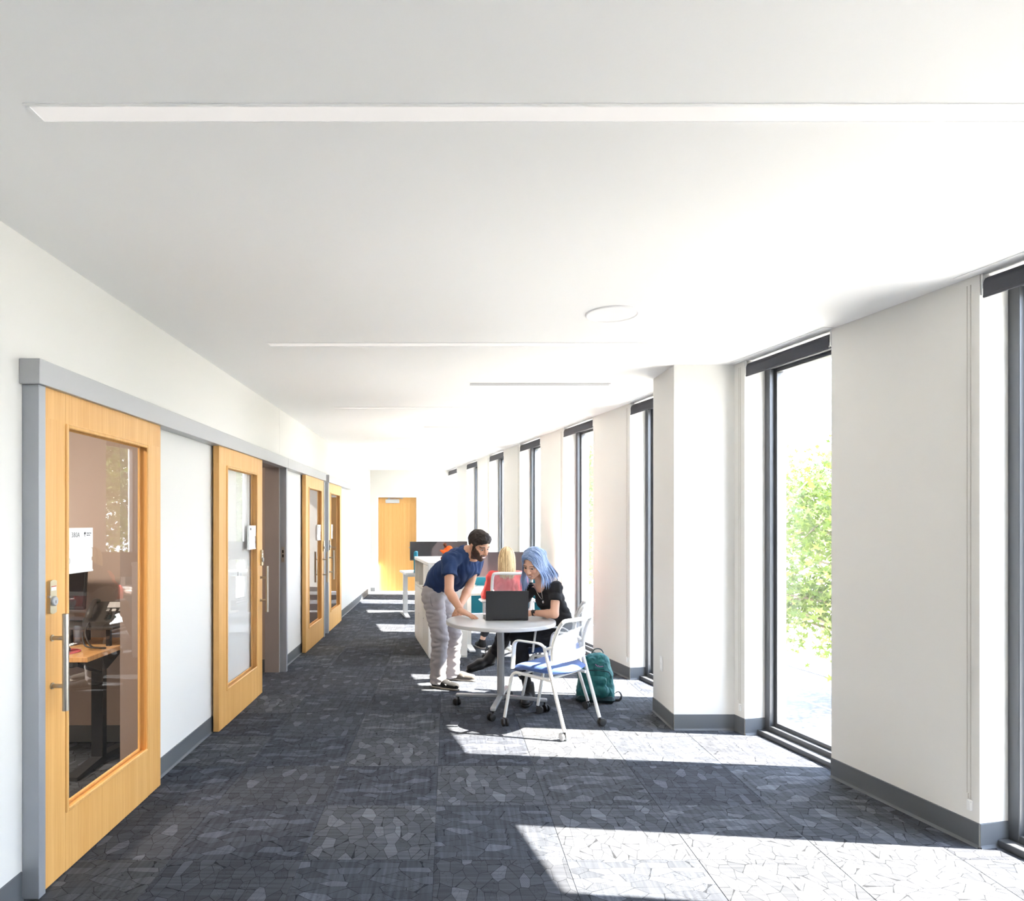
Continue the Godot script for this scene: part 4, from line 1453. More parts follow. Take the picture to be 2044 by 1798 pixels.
func guest_chair(n: String, label: String, at: Vector3, turn: float, pale := true) -> Node3D:
	var t := thing(n, label, "chair", at, turn)
	# local: front is -z
	var cm := caster_geo(0.0)
	for s in [-1.0, 1.0]:
		# front leg runs up into the seat rail and back to the rear leg
		var rail := bend([Vector3(s * 0.225, 0.065, -0.275), Vector3(s * 0.222, 0.425, -0.205), Vector3(s * 0.222, 0.405, 0.17)], 0.06)
		part(t, "front_leg", one_tube(rail, 0.0125, 12), M.white_paint)
		var rear := bend([Vector3(s * 0.250, 0.065, 0.275), Vector3(s * 0.246, 0.42, 0.165), Vector3(s * 0.243, 0.655, 0.098)], 0.06)
		part(t, "rear_leg", one_tube(rear, 0.0135, 12), M.white_paint)
		# looped arm
		var ag := Geo.new()
		ag.tube(bend([Vector3(s * 0.247, 0.64, 0.11), Vector3(s * 0.255, 0.672, 0.085), Vector3(s * 0.262, 0.675, -0.155), Vector3(s * 0.245, 0.455, -0.185)], 0.05), 0.021, 12, true, 0.42, Vector3(0, 1, 0))
		part(t, "armrest", ag, M.white_paint)
		caster(t, Vector3(s * 0.225, 0, -0.278), 0.6 * s, cm, M.charcoal)
		caster(t, Vector3(s * 0.250, 0, 0.278), 1.9 - 0.8 * s, cm, M.light_grey if pale and s < 0 else M.charcoal)
	part(t, "cross_rail", one_tube([Vector3(-0.222, 0.405, 0.10), Vector3(0.222, 0.405, 0.10)], 0.011, 10), M.white_paint)
	part(t, "cross_rail", one_tube([Vector3(-0.222, 0.41, -0.14), Vector3(0.222, 0.41, -0.14)], 0.011, 10), M.white_paint)
	# cushion: rounded square, waterfall front, slight dish
	var g := Geo.new()
	var nr := 9
	var ns := 40
	for side in [1.0, -1.0]:
		var st := g.V.size()
		for i in nr + 1:
			var f := float(i) / nr
			for j in ns:
				var a := TAU * j / ns
				var cx := signf(cos(a)) * pow(absf(cos(a)), 0.62) * 0.250 * f
				var cz := signf(sin(a)) * pow(absf(sin(a)), 0.62) * 0.250 * f - 0.025
				var edge := sqrt(maxf(0.0, 1.0 - pow(f, 5.0)))
				var drop := -0.035 * smoothstep(-0.12, -0.26, cz) + 0.012 * (cx * cx) / 0.05
				var y: float = 0.458 + drop + side * edge * (0.036 if side > 0 else 0.028)
				g.vert(Vector3(cx, y, cz), Vector3(cx * pow(f, 6.0) * 4.0, side * (0.06 + edge), (cz + 0.025) * pow(f, 6.0) * 4.0).normalized())
		for i in nr:
			for j in ns:
				var p := st + i * ns + j
				var q := st + i * ns + (j + 1) % ns
				g.tri(p, q, q + ns); g.tri(p, q + ns, p + ns)
	part(t, "seat", g, M.blue_fabric)
	# back: tube frame with a mesh panel, curved round the sitter
	var bp := func(u: float, v: float) -> Vector3:   # u -1..1 across, v 0..1 up
		var w := lerpf(0.222, 0.205, v)
		return Vector3(u * w, 0.545 + 0.30 * v, 0.175 + 0.075 * v - 0.03 * sin(v * PI) + 0.035 * (1.0 - u * u) - 0.02)
	var fr := []
	for p in [[-1.0, 0.0], [-1.0, 0.25], [-1.0, 0.5], [-1.0, 0.8], [-0.95, 0.96], [-0.8, 1.0], [-0.4, 1.0], [0.0, 1.0], [0.4, 1.0], [0.8, 1.0], [0.95, 0.96], [1.0, 0.8], [1.0, 0.5], [1.0, 0.25], [1.0, 0.0]]:
		fr.append(bp.call(p[0], p[1]))
	var bg := Geo.new()
	bg.tube(curve(fr, 56), 0.0145, 10, true, 0.8)
	for s in [-1.0, 1.0]:
		bg.tube([bp.call(s, 0.0), Vector3(s * 0.246, 0.53, 0.135)], 0.012, 10)
		bg.tube([bp.call(s, 0.35), Vector3(s * 0.245, 0.63, 0.105)], 0.011, 10)
	var bf := part(t, "back_frame", bg, M.white_paint)
	var lb := Geo.new()
	for i in 14:
		var u0 := -1.0 + i / 7.0
		var u1 := -1.0 + (i + 1) / 7.0
		var a: Vector3 = bp.call(u0, 0.0)
		var b: Vector3 = bp.call(u1, 0.0)
		lb.bar(a + Vector3(0, 0.02, 0), b + Vector3(0, 0.02, 0), 0.012, 0.075, 0.002)
	part(t, "lumbar_band", lb, M.white_paint)
	var mg := Geo.new()
	var nn := 12
	var s0 := mg.V.size()
	for i in nn + 1:
		for j in nn + 1:
			var u := -0.96 + 1.92 * i / nn
			var v := 0.02 + 0.95 * j / nn
			mg.vert(bp.call(u, v), Vector3(0, -0.2, 1).normalized())
	for i in nn:
		for j in nn:
			var k := s0 + i * (nn + 1) + j
			mg.tri(k, k + 1, k + nn + 2); mg.tri(k, k + nn + 2, k + nn + 1)
	part(t, "mesh_panel", mg, M.mesh_fabric)
	return t

func laptop() -> void:
	var t := thing("laptop", "open black laptop seen from behind on the round table", "laptop", P(0.487, 0.74, 5.70), 0.03)
	part(t, "base", one_box(Vector3(0, 0.010, -0.125), Vector3(0.356, 0.016, 0.245), 0.004), M.laptop_lid)
	part(t, "keyboard", one_box(Vector3(0, 0.0185, -0.10), Vector3(0.29, 0.002, 0.11), 0.0005), M.black)
	part(t, "touchpad", one_box(Vector3(0, 0.0185, -0.20), Vector3(0.10, 0.0015, 0.06), 0.0005), M.charcoal)
	for x in [-0.15, 0.15]:
		for z in [-0.02, -0.22]:
			part(t, "rubber_foot", one_box(Vector3(x, 0.001, z), Vector3(0.03, 0.002, 0.012)), M.black)
	var tl := Transform3D(Basis(Vector3.RIGHT, 0.10), Vector3(0, 0.014, -0.004))
	var g := Geo.new()
	g.T = tl
	g.box(Vector3(0, 0.119, 0), Vector3(0.356, 0.238, 0.008), 0.003)
	var lid := part(t, "lid", g, M.laptop_lid)
	g = Geo.new()
	g.T = tl
	g.box(Vector3(0, 0.124, -0.0042), Vector3(0.335, 0.205, 0.001))
	part(lid, "display_screen", g, M.screen_off)
	g = Geo.new()
	g.T = tl * Transform3D(Basis(Vector3.BACK, 0.5), Vector3(-0.125, 0.204, 0.0043))
	g.box(Vector3.ZERO, Vector3(0.016, 0.008, 0.0006))
	part(lid, "lid_emblem", g, M.charcoal)
	part(t, "hinge", one_tube([Vector3(-0.12, 0.014, -0.002), Vector3(0.12, 0.014, -0.002)], 0.006, 10), M.black)

func backpack() -> void:
	var t := thing("backpack", "teal green backpack standing on the carpet behind the empty chair", "backpack", P(1.285, 0, 5.99), -0.15)
	var nz := FastNoiseLite.new()
	nz.seed = 9
	nz.frequency = 9.0
	var crumple := func(p: Vector3, _n: Vector3) -> float:
		return 0.011 * nz.get_noise_3d(p.x, p.y * 0.8, p.z) + 0.006 * nz.get_noise_3d(p.x * 2.6 + 3, p.y * 2.2, p.z * 2.6)
	var f := Field.new(Vector3(-0.24, -0.02, -0.20), Vector3(0.24, 0.47, 0.22), 0.008)
	f.cap(Vector3(-0.06, 0.10, -0.02), Vector3(0.06, 0.10, -0.02), 0.10, 0.10, 0.05)
	f.cap(Vector3(-0.055, 0.22, -0.02), Vector3(0.055, 0.22, -0.02), 0.10, 0.10, 0.05)
	f.cap(Vector3(-0.02, 0.32, -0.03), Vector3(0.04, 0.33, -0.03), 0.085, 0.085, 0.06)
	f.cap(Vector3(-0.10, 0.05, 0.0), Vector3(0.10, 0.05, 0.0), 0.06, 0.06, 0.04)
	f.clip(Vector3(0, 0.0, 0), Vector3.DOWN)
	var g := Geo.new()
	f.into(g, null, crumple)
	part(t, "main_bag", g, M.teal_nylon)
	f = Field.new(Vector3(-0.2, 0.02, 0.0), Vector3(0.2, 0.3, 0.2), 0.007)
	f.cap(Vector3(-0.075, 0.10, 0.065), Vector3(0.06, 0.10, 0.065), 0.055, 0.055, 0.03)
	f.cap(Vector3(-0.06, 0.19, 0.06), Vector3(0.05, 0.19, 0.06), 0.048, 0.044, 0.03)
	g = Geo.new()
	f.into(g, null, crumple)
	part(t, "front_pocket", g, M.teal_nylon)
	part(t, "base_panel", one_span(Vector3(-0.165, 0.0, -0.11), Vector3(0.165, 0.055, 0.105), 0.03), M.dark_teal)
	g = Geo.new()
	g.tube(curve([Vector3(-0.10, 0.275, 0.075), Vector3(0.0, 0.283, 0.092), Vector3(0.11, 0.265, 0.07), Vector3(0.135, 0.19, 0.03)], 18), 0.004, 6)
	part(t, "zipper", g, M.dark_teal)
	g = Geo.new()
	g.tube(curve([Vector3(0.145, 0.04, -0.05), Vector3(0.20, 0.075, -0.04), Vector3(0.225, 0.045, -0.02), Vector3(0.205, 0.012, 0.0), Vector3(0.155, 0.012, 0.01)], 18), 0.011, 8, true, 0.25)
	part(t, "strap", g, M.black_soft)
	g = Geo.new()
	g.tube(curve([Vector3(-0.03, 0.40, -0.06), Vector3(0.0, 0.437, -0.07), Vector3(0.05, 0.437, -0.07), Vector3(0.075, 0.405, -0.06)], 14), 0.009, 8, true, 0.4)
	part(t, "grab_handle", g, M.dark_teal)
	# stitched patch with a mountain-like squiggle
	g = Geo.new()
	g.T = Transform3D(Basis(Vector3.RIGHT, -0.35), Vector3(0.03, 0.315, 0.068))
	g.box(Vector3.ZERO, Vector3(0.085, 0.05, 0.004), 0.002)
	var pt := part(t, "label_patch", g, M.teal_nylon)
	g = Geo.new()
	var tt := Transform3D(Basis(Vector3.RIGHT, -0.35), Vector3(0.03, 0.315, 0.0715))
	var line := []
	for q in [[-0.034, 0.016], [-0.022, 0.006], [-0.016, -0.002], [-0.008, 0.006], [-0.002, -0.006], [0.006, 0.0], [0.014, -0.005], [0.022, 0.001], [0.032, -0.002]]:
		line.append(tt * Vector3(q[0], q[1], 0))
	g.tube(line, 0.0022, 6)
	part(pt, "stitched_mark", g, M.pink_thread)

func cabinet() -> void:
	var t := thing("storage_cabinet", "long low white storage cabinet with open shelves over doors", "cabinet", P(-0.229, 0, 7.83), 0.156)
	# local: x from 0 to 0.45 across, -z from 0 to 1.48 along
	var L := 1.48
	var W := 0.45
	part(t, "top_panel", one_span(Vector3(-0.006, 1.062, 0.006), Vector3(W + 0.006, 1.10, -L - 0.006), 0.003), M.cabinet)
	part(t, "base_panel", one_span(Vector3(0.01, 0.0, -0.01), Vector3(W, 0.05, -L), 0.002), M.cabinet)
	for z in [0.0, L - 0.02]:
		part(t, "end_panel", one_span(Vector3(0, 0.02, -z), Vector3(W, 1.062, -z - 0.02), 0.002), M.cabinet)
	part(t, "back_panel", one_span(Vector3(W - 0.02, 0.05, -0.02), Vector3(W, 1.062, -L + 0.02), 0.001), M.cabinet)
	part(t, "middle_shelf", one_span(Vector3(0.0, 0.735, -0.02), Vector3(W - 0.02, 0.76, -L + 0.02), 0.001), M.cabinet)
	part(t, "inner_back", one_span(Vector3(W - 0.10, 0.76, -0.02), Vector3(W - 0.085, 1.062, -L + 0.02), 0.0), M.cabinet)
	var bay := (L - 0.04) / 3.0
	for i in 3:
		var z0 := 0.02 + bay * i
		if i > 0:
			part(t, "divider", one_span(Vector3(0.0, 0.76, -z0 + 0.008), Vector3(W - 0.09, 1.062, -z0 - 0.008), 0.001), M.cabinet)
		if i == 0:
			var pd := part(t, "cupboard_door", one_span(Vector3(-0.004, 0.765, -z0 - 0.003), Vector3(0.014, 1.058, -z0 - bay + 0.003), 0.002), M.cabinet)
			part(pd, "pull", one_span(Vector3(-0.010, 0.79, -z0 - bay + 0.05), Vector3(-0.004, 0.80, -z0 - bay + 0.09), 0.001), M.light_grey)
		var dr := part(t, "cupboard_door", one_span(Vector3(-0.004, 0.055, -z0 - 0.003), Vector3(0.014, 0.731, -z0 - bay + 0.003), 0.002), M.cabinet)
		part(dr, "pull", one_span(Vector3(-0.010, 0.40, -z0 - bay + 0.03), Vector3(-0.004, 0.41, -z0 - bay + 0.07), 0.001), M.light_grey)
	# bright orange plush on top
	var p := thing("plush_toy", "bright orange soft toy with a small dark crest on the white cabinet", "soft toy", P(-0.03, 1.10, 8.55), 0.3)
	var f := Field.new(Vector3(-0.16, -0.01, -0.14), Vector3(0.16, 0.28, 0.14), 0.007)
	f.cap(Vector3(0.02, 0.055, 0), Vector3(0.03, 0.11, 0), 0.06, 0.07, 0.03)
	f.cap(Vector3(0.03, 0.13, 0), Vector3(0.045, 0.15, 0), 0.058, 0.05, 0.02)
	f.cap(Vector3(-0.02, 0.10, 0.03), Vector3(-0.095, 0.13, 0.04), 0.035, 0.014, 0.02)
	f.cap(Vector3(-0.03, 0.04, 0.03), Vector3(-0.08, 0.02, 0.05), 0.03, 0.022, 0.02)
	f.cap(Vector3(0.07, 0.04, 0.03), Vector3(0.10, 0.02, 0.05), 0.03, 0.022, 0.02)
	f.clip(Vector3.ZERO, Vector3.DOWN)
	var g := Geo.new()
	f.into(g)
	part(p, "body", g, M.orange_plush)
	p.scale = Vector3.ONE * 0.86
	g = Geo.new()
	g.ell(Vector3(-0.02, 0.215, 0.0), Vector3(0.028, 0.026, 0.025), 14, 8)
	g.ell(Vector3(-0.012, 0.19, 0.0), Vector3(0.02, 0.03, 0.02), 14, 8)
	part(p, "crest", g, M.brown_plush)

func bench_desk(n: String, label: String, at: Vector3, turn: float, w: float, dp: float) -> Node3D:
	var t := thing(n, label, "desk", at, turn)
	part(t, "desktop", one_span(Vector3(0, 0.715, 0), Vector3(w, 0.745, -dp), 0.003), M.white_plastic)
	for x in [0.05, w - 0.05]:
		part(t, "leg_column", one_box(Vector3(x, 0.37, -dp / 2), Vector3(0.075, 0.69, 0.055), 0.004), M.white_paint)
		var g := Geo.new()
		g.T = Transform3D(Basis(Vector3.UP, PI / 2), Vector3(x, 0, -dp / 2))
		g.extrude(PackedVector2Array([Vector2(-0.31, 0.012), Vector2(0.31, 0.012), Vector2(0.31, 0.03), Vector2(0.05, 0.055), Vector2(-0.05, 0.055), Vector2(-0.31, 0.03)]), 0.075)
		part(t, "foot", g, M.white_paint)
		for z in [-0.27, 0.27]:
			part(t, "glide", one_tube([Vector3(x, 0.0, -dp / 2 + z), Vector3(x, 0.014, -dp / 2 + z)], 0.025, 12), M.charcoal)
	part(t, "cross_beam", one_box(Vector3(w / 2, 0.68, -dp / 2), Vector3(w - 0.17, 0.05, 0.05), 0.003), M.white_paint)
	return t

func wide_monitor(label: String, at: Vector3, turn: float, w: float, h: float, y: float) -> void:
	var t := thing("wide_monitor", label, "monitor", at, turn)
	# gently curved panel: local x across, screen towards +z
	var seg := 12
	var sc := Geo.new()
	var bk := Geo.new()
	var pos := func(i: float) -> Vector3:
		var u: float = i / seg * 2.0 - 1.0
		return Vector3(u * w / 2, 0, 0.05 * u * u * w)
	for i in seg:
		var a: Vector3 = pos.call(float(i))
		var b: Vector3 = pos.call(float(i + 1))
		bk.bar(a + Vector3(0, y + h / 2, -0.012), b + Vector3(0, y + h / 2, -0.012), 0.022, h, 0.0015)
		sc.bar(a + Vector3(0, y + h / 2 + 0.004, 0.0), b + Vector3(0, y + h / 2 + 0.004, 0.0), 0.0016, h - 0.022, 0.0)
	var c := part(t, "casing", bk, M.charcoal)
	part(c, "screen", sc, M.screen_brown)
	var g := Geo.new()
	g.box(Vector3(0, y * 0.5, -0.06), Vector3(0.05, y, 0.03), 0.004)
	g.box(Vector3(0, y + h * 0.35, -0.042), Vector3(0.06, 0.08, 0.05), 0.004)
	g.box(Vector3(0, y * 0.5 + h * 0.2, -0.06), Vector3(0.05, y + h * 0.4, 0.03), 0.004)
	part(t, "stand", g, M.white_paint)
	part(t, "base_plate", one_box(Vector3(0, 0.006, -0.04), Vector3(0.28, 0.012, 0.2), 0.004), M.light_grey)

func felt_screen(label: String, at: Vector3, turn: float, w: float, y0: float, y1: float) -> void:
	var t := thing("felt_screen", label, "desk screen", at, turn)
	var g := Geo.new()
	var r := 0.06
	var pl := PackedVector2Array([Vector2(0, y0), Vector2(w, y0)])
	for i in 6:
		var a := PI / 2 * i / 5.0
		pl.append(Vector2(w - r + r * cos(a), y1 - r + r * sin(a)))
	for i in 6:
		var a := PI / 2 + PI / 2 * i / 5.0
		pl.append(Vector2(r + r * cos(a), y1 - r + r * sin(a)))
	g.extrude(pl, 0.03)
	part(t, "felt_panel", g, M.teal_felt)
	for x in [0.2, w - 0.2]:
		part(t, "bracket", one_box(Vector3(x, 0.70, 0.02), Vector3(0.05, 0.10, 0.03), 0.003), M.white_paint)

func workstations() -> void:
	# desk where the blonde person works
	bench_desk("bench_desk", "white height adjustable desk with teal screen, blonde person working at it", P(0.245, 0, 8.12), 0.157, 1.10, 0.70)
	felt_screen("teal felt screen behind the desk of the blonde person", P(0.135, 0, 8.90), 0.157, 1.17, 0.38, 1.035)
	wide_monitor("wide dark curved monitor in front of the blonde person", P(0.735, 0.745, 8.70), 0.157, 0.93, 0.315, 0.125)
	# desk further back
	bench_desk("bench_desk", "white height adjustable desk beyond the storage cabinet", P(-0.70, 0, 11.05), 0.206, 1.15, 0.70)
	wide_monitor("wide dark monitor on the far desk behind the cabinet", P(-0.17, 0.745, 11.45), 0.206, 0.97, 0.31, 0.19)
	var fs := thing("felt_divider", "small upright teal felt divider on the far desk", "desk screen", P(-0.53, 0.745, 11.05), 0.0)
	part(fs, "felt_panel", one_box(Vector3(0, 0.18, 0.0), Vector3(0.055, 0.34, 0.30), 0.01), M.teal_felt)
	part(fs, "foot", one_box(Vector3(0, 0.006, 0.0), Vector3(0.09, 0.012, 0.2), 0.002), M.white_paint)
	# desk things
	var kb := thing("keyboard", "slim light grey keyboard on the white desk under the wide monitor", "keyboard", P(0.52, 0.745, 8.34), 0.157)
	part(kb, "keyboard_base", one_box(Vector3(0, 0.007, 0), Vector3(0.40, 0.014, 0.13), 0.003), M.light_grey)
	for r in 4:
		part(kb, "key_row", one_box(Vector3(0, 0.016, -0.045 + r * 0.029), Vector3(0.38, 0.005, 0.024), 0.001), M.silver)
	var cb := thing("monitor_cable", "thin black cable looping beside the wide monitor", "cable", P(1.17, 0.745, 8.60))
	part(cb, "cable", one_tube(curve([Vector3(-0.1, 0.20, 0.0), Vector3(0.03, 0.235, 0.0), Vector3(0.14, 0.20, 0.02), Vector3(0.19, 0.12, 0.03), Vector3(0.17, 0.0, 0.03)], 24), 0.006, 7), M.black)

func task_chair() -> void:
	var t := thing("task_chair", "white task chair with translucent mesh back under the blonde person", "chair", P(0.69, 0, 7.93), 0.1)
	# local: front is -z (towards the desk)
	var cm := caster_geo(0.0)
	var g := Geo.new()
	for i in 5:
		var a := TAU * i / 5.0 + 0.25
		var d := Vector3(cos(a), 0, sin(a))
		var l := Geo.new()
		l.tube([Vector3(0, 0.105, 0) + d * 0.03, Vector3(0, 0.10, 0) + d * 0.16, Vector3(0, 0.082, 0) + d * 0.30], [0.028, 0.023, 0.017], 10, true, 0.75)
		part(t, "base_arm", l, M.white_paint)
		caster(t, d * 0.295, a + 1.0, cm, M.black)
	part(t, "gas_column", one_tube([Vector3(0, 0.09, 0), Vector3(0, 0.40, 0)], 0.026, 14), M.silver)
	part(t, "mechanism", one_box(Vector3(0, 0.395, 0.02), Vector3(0.16, 0.05, 0.24), 0.01), M.light_grey)
	g = Geo.new()
	g.ell(Vector3(0, 0.45, -0.02), Vector3(0.245, 0.042, 0.24), 28, 12)
	part(t, "seat", g, M.teal_felt)
	# back
	var bp := func(u: float, v: float) -> Vector3:
		return Vector3(u * 0.225, 0.56 + 0.43 * v, 0.21 + 0.05 * v - 0.03 * sin(v * PI) + 0.04 * (1.0 - u * u))
	var fr := []
	for p in [[0.0, 0.0], [-0.8, 0.0], [-0.97, 0.06], [-1.0, 0.3], [-1.0, 0.7], [-0.97, 0.94], [-0.8, 1.0], [0.0, 1.0], [0.8, 1.0], [0.97, 0.94], [1.0, 0.7], [1.0, 0.3], [0.97, 0.06], [0.8, 0.0], [0.0, 0.0]]:
		fr.append(bp.call(p[0], p[1]))
	g = Geo.new()
	g.tube(curve(fr, 64), 0.017, 10, false)
	var bf := part(t, "back_frame", g, M.white_paint)
	g = Geo.new()
	for i in 12:
		g.bar((bp.call(-0.96 + i * 0.16, 0.46)) as Vector3 + Vector3(0, 0, 0.008), (bp.call(-0.96 + (i + 1) * 0.16, 0.46)) as Vector3 + Vector3(0, 0, 0.008), 0.012, 0.045, 0.002)
	part(bf, "lumbar_band", g, M.white_paint)
	for s in [-1.0, 1.0]:
		g = Geo.new()
		g.tube(curve([bp.call(s * 0.92, 0.05), Vector3(s * 0.16, 0.42, 0.18), Vector3(s * 0.06, 0.395, 0.08)], 8), 0.018, 10)
		part(t, "back_support", g, M.white_paint)
		var ap := part(t, "arm_post", one_tube(curve([Vector3(s * 0.14, 0.40, 0.03), Vector3(s * 0.27, 0.45, 0.03), Vector3(s * 0.285, 0.64, 0.03)], 10), 0.017, 10, true), M.white_paint)
		part(ap, "arm_pad", one_box(Vector3(s * 0.285, 0.655, -0.02), Vector3(0.085, 0.025, 0.25), 0.01), M.light_grey)
	g = Geo.new()
	var nn := 10
	for i in nn + 1:
		for j in nn + 1:
			g.vert(bp.call(-0.96 + 1.92 * i / nn, 0.02 + 0.96 * j / nn), Vector3(0, 0, 1))
	for i in nn:
		for j in nn:
			var k := i * (nn + 1) + j
			g.tri(k, k + 1, k + nn + 2); g.tri(k, k + nn + 2, k + nn + 1)
	part(t, "mesh_panel", g, M.mesh_fabric)

# ------------------------------------------------------------------ people
func merge(g: Geo, s: Geo, t: Transform3D, off: Vector3) -> void:
	var base := g.V.size()
	for i in s.V.size():
		g.V.append(t * s.V[i] - off)
		g.N.append((t.basis * s.N[i]).normalized())
		g.U.append(s.U[i])
		g.C.append(s.C[i])
	var mirrored := t.basis.determinant() < 0.0
	for i in range(0, s.I.size(), 3):
		g.I.append(base + s.I[i])
		g.I.append(base + s.I[i + (2 if mirrored else 1)])
		g.I.append(base + s.I[i + (1 if mirrored else 2)])

func head_frame(c: Vector3, fwd: Vector3, roll := 0.0, size := 1.0) -> Transform3D:
	var f := fwd.normalized()
	var r := f.cross(Vector3.UP).normalized()
	var u := r.cross(f)
	var b := Basis(r, u, -f)
	return Transform3D(b * Basis(Vector3.BACK, roll) * Basis.from_scale(Vector3.ONE * size), c)

# head in its own axes (face towards -z), with neck stub; look: skin, lip, brow, eye, beard flag, teeth flag, slim factor
func head_into(g: Geo, t: Transform3D, off: Vector3, look: Dictionary) -> void:
	var f := Field.new(Vector3(-0.10, -0.15, -0.13), Vector3(0.10, 0.135, 0.13), look.cell)
	var w: float = look.slim
	f.ell(Vector3(0, 0.035, 0.012), Vector3(0.075 * w, 0.084, 0.096), 0.01)
	var ch := 0.0 if look.beard else 0.008
	f.ell(Vector3(0, -0.045 + ch * 0.6, -0.028), Vector3(0.056 * w + ch * 0.5, 0.068 - ch * 0.6, 0.060), 0.03)
	f.cap(Vector3(-0.045 * w, -0.060, -0.005), Vector3(0, -0.096 + ch, -0.058), 0.020, 0.019, 0.02)
	f.cap(Vector3(0.045 * w, -0.060, -0.005), Vector3(0, -0.096 + ch, -0.058), 0.020, 0.019, 0.02)
	f.ell(Vector3(-0.036 * w, -0.030, -0.058), Vector3(0.026, 0.022, 0.022), 0.02)
	f.ell(Vector3(0.036 * w, -0.030, -0.058), Vector3(0.026, 0.022, 0.022), 0.02)
	f.cap(Vector3(-0.036, 0.022, -0.072), Vector3(0.036, 0.022, -0.072), 0.013, 0.013, 0.015)
	for s in [-1.0, 1.0]:
		f.ell(Vector3(s * 0.031, 0.003, -0.090), Vector3(0.016, 0.011, 0.014), 0.008, Basis.IDENTITY, true)
		f.ell(Vector3(s * 0.030, 0.003, -0.071), Vector3(0.0135, 0.012, 0.0125), 0.003)
		f.ell(Vector3(s * 0.077 * w, -0.006, 0.012), Vector3(0.009, 0.031, 0.019), 0.006, Basis(Vector3.UP, -s * 0.35))
	f.cap(Vector3(0, 0.014, -0.082), Vector3(0, -0.026, -0.104), 0.008, 0.012, 0.012)
	f.ell(Vector3(0, -0.030, -0.102), Vector3(0.013, 0.010, 0.012), 0.008)
	for s in [-1.0, 1.0]:
		f.ell(Vector3(s * 0.011, -0.033, -0.093), Vector3(0.008, 0.007, 0.009), 0.005)
	f.cap(Vector3(-0.021, -0.060, -0.082), Vector3(0.021, -0.060, -0.082), 0.008, 0.008, 0.012)
	f.cap(Vector3(-0.014, -0.073, -0.082), Vector3(0.014, -0.073, -0.082), 0.008, 0.008, 0.010)
	f.cap(Vector3(0, -0.05, 0.025), Vector3(0, -0.16, 0.045), 0.052 * w, 0.052 * w, 0.02)
	var skin: Color = look.skin
	var lipc: Color = look.lip
	var brow: Color = look.brow
	var beard: bool = look.beard
	var teeth: bool = look.teeth
	var nz := FastNoiseLite.new()
	nz.frequency = 60.0
	var paint := func(p: Vector3) -> Color:
		var ax := absf(p.x)
		if p.z < -0.055:
			var ex := (ax - 0.030) / 0.0145
			var ey := (p.y - 0.002) / 0.0062
			if ex * ex + ey * ey < 1.0:
				return look.eye if absf(ax - 0.030) < 0.0068 else Color(0.62, 0.58, 0.55)
			if ex * ex + ey * ey < 2.4 and p.y > 0.003:
				return brow.lerp(skin, 0.35)
			var by := 0.0275 - 0.14 * absf(ax - 0.030)
			if ax > 0.012 and ax < 0.052 and absf(p.y - by) < (0.0050 if beard else 0.0034):
				return brow.lerp(skin, 0.12)
			var ym := -0.066 + 9.0 * p.x * p.x
			var my := p.y - ym
			if teeth and ax < 0.020 and absf(my) < 0.0052 * (1.0 - pow(ax / 0.022, 2.0)) + 0.0005:
				return Color(0.80, 0.77, 0.72)
			if ax < 0.026 and absf(my) < 0.0098 * (1.0 - pow(ax / 0.029, 2.0)) + 0.001:
				return lipc
		if beard:
			var edge := lerpf(-0.054, 0.004, clampf((ax - 0.036) / 0.028, 0.0, 1.0)) + 0.004 * nz.get_noise_3d(p.x, p.y, p.z)
			if p.z < 0.012 and ax < 0.071 and p.y > -0.122 and p.y < edge:
				return brow.lerp(skin, 0.10)
			if p.z < -0.06 and ax < 0.034 and p.y > -0.057 and p.y < -0.043 + 0.004 * nz.get_noise_3d(p.x, p.y, p.z):
				return brow.lerp(skin, 0.15)
		var c := skin
		if p.z < -0.05 and p.y < -0.012 and p.y > -0.05 and ax > 0.018:
			c = skin.lerp(Color(0.62, 0.24, 0.19), 0.16)
		return c
	var s2 := Geo.new()
	f.into(s2, paint)
	merge(g, s2, t, off)

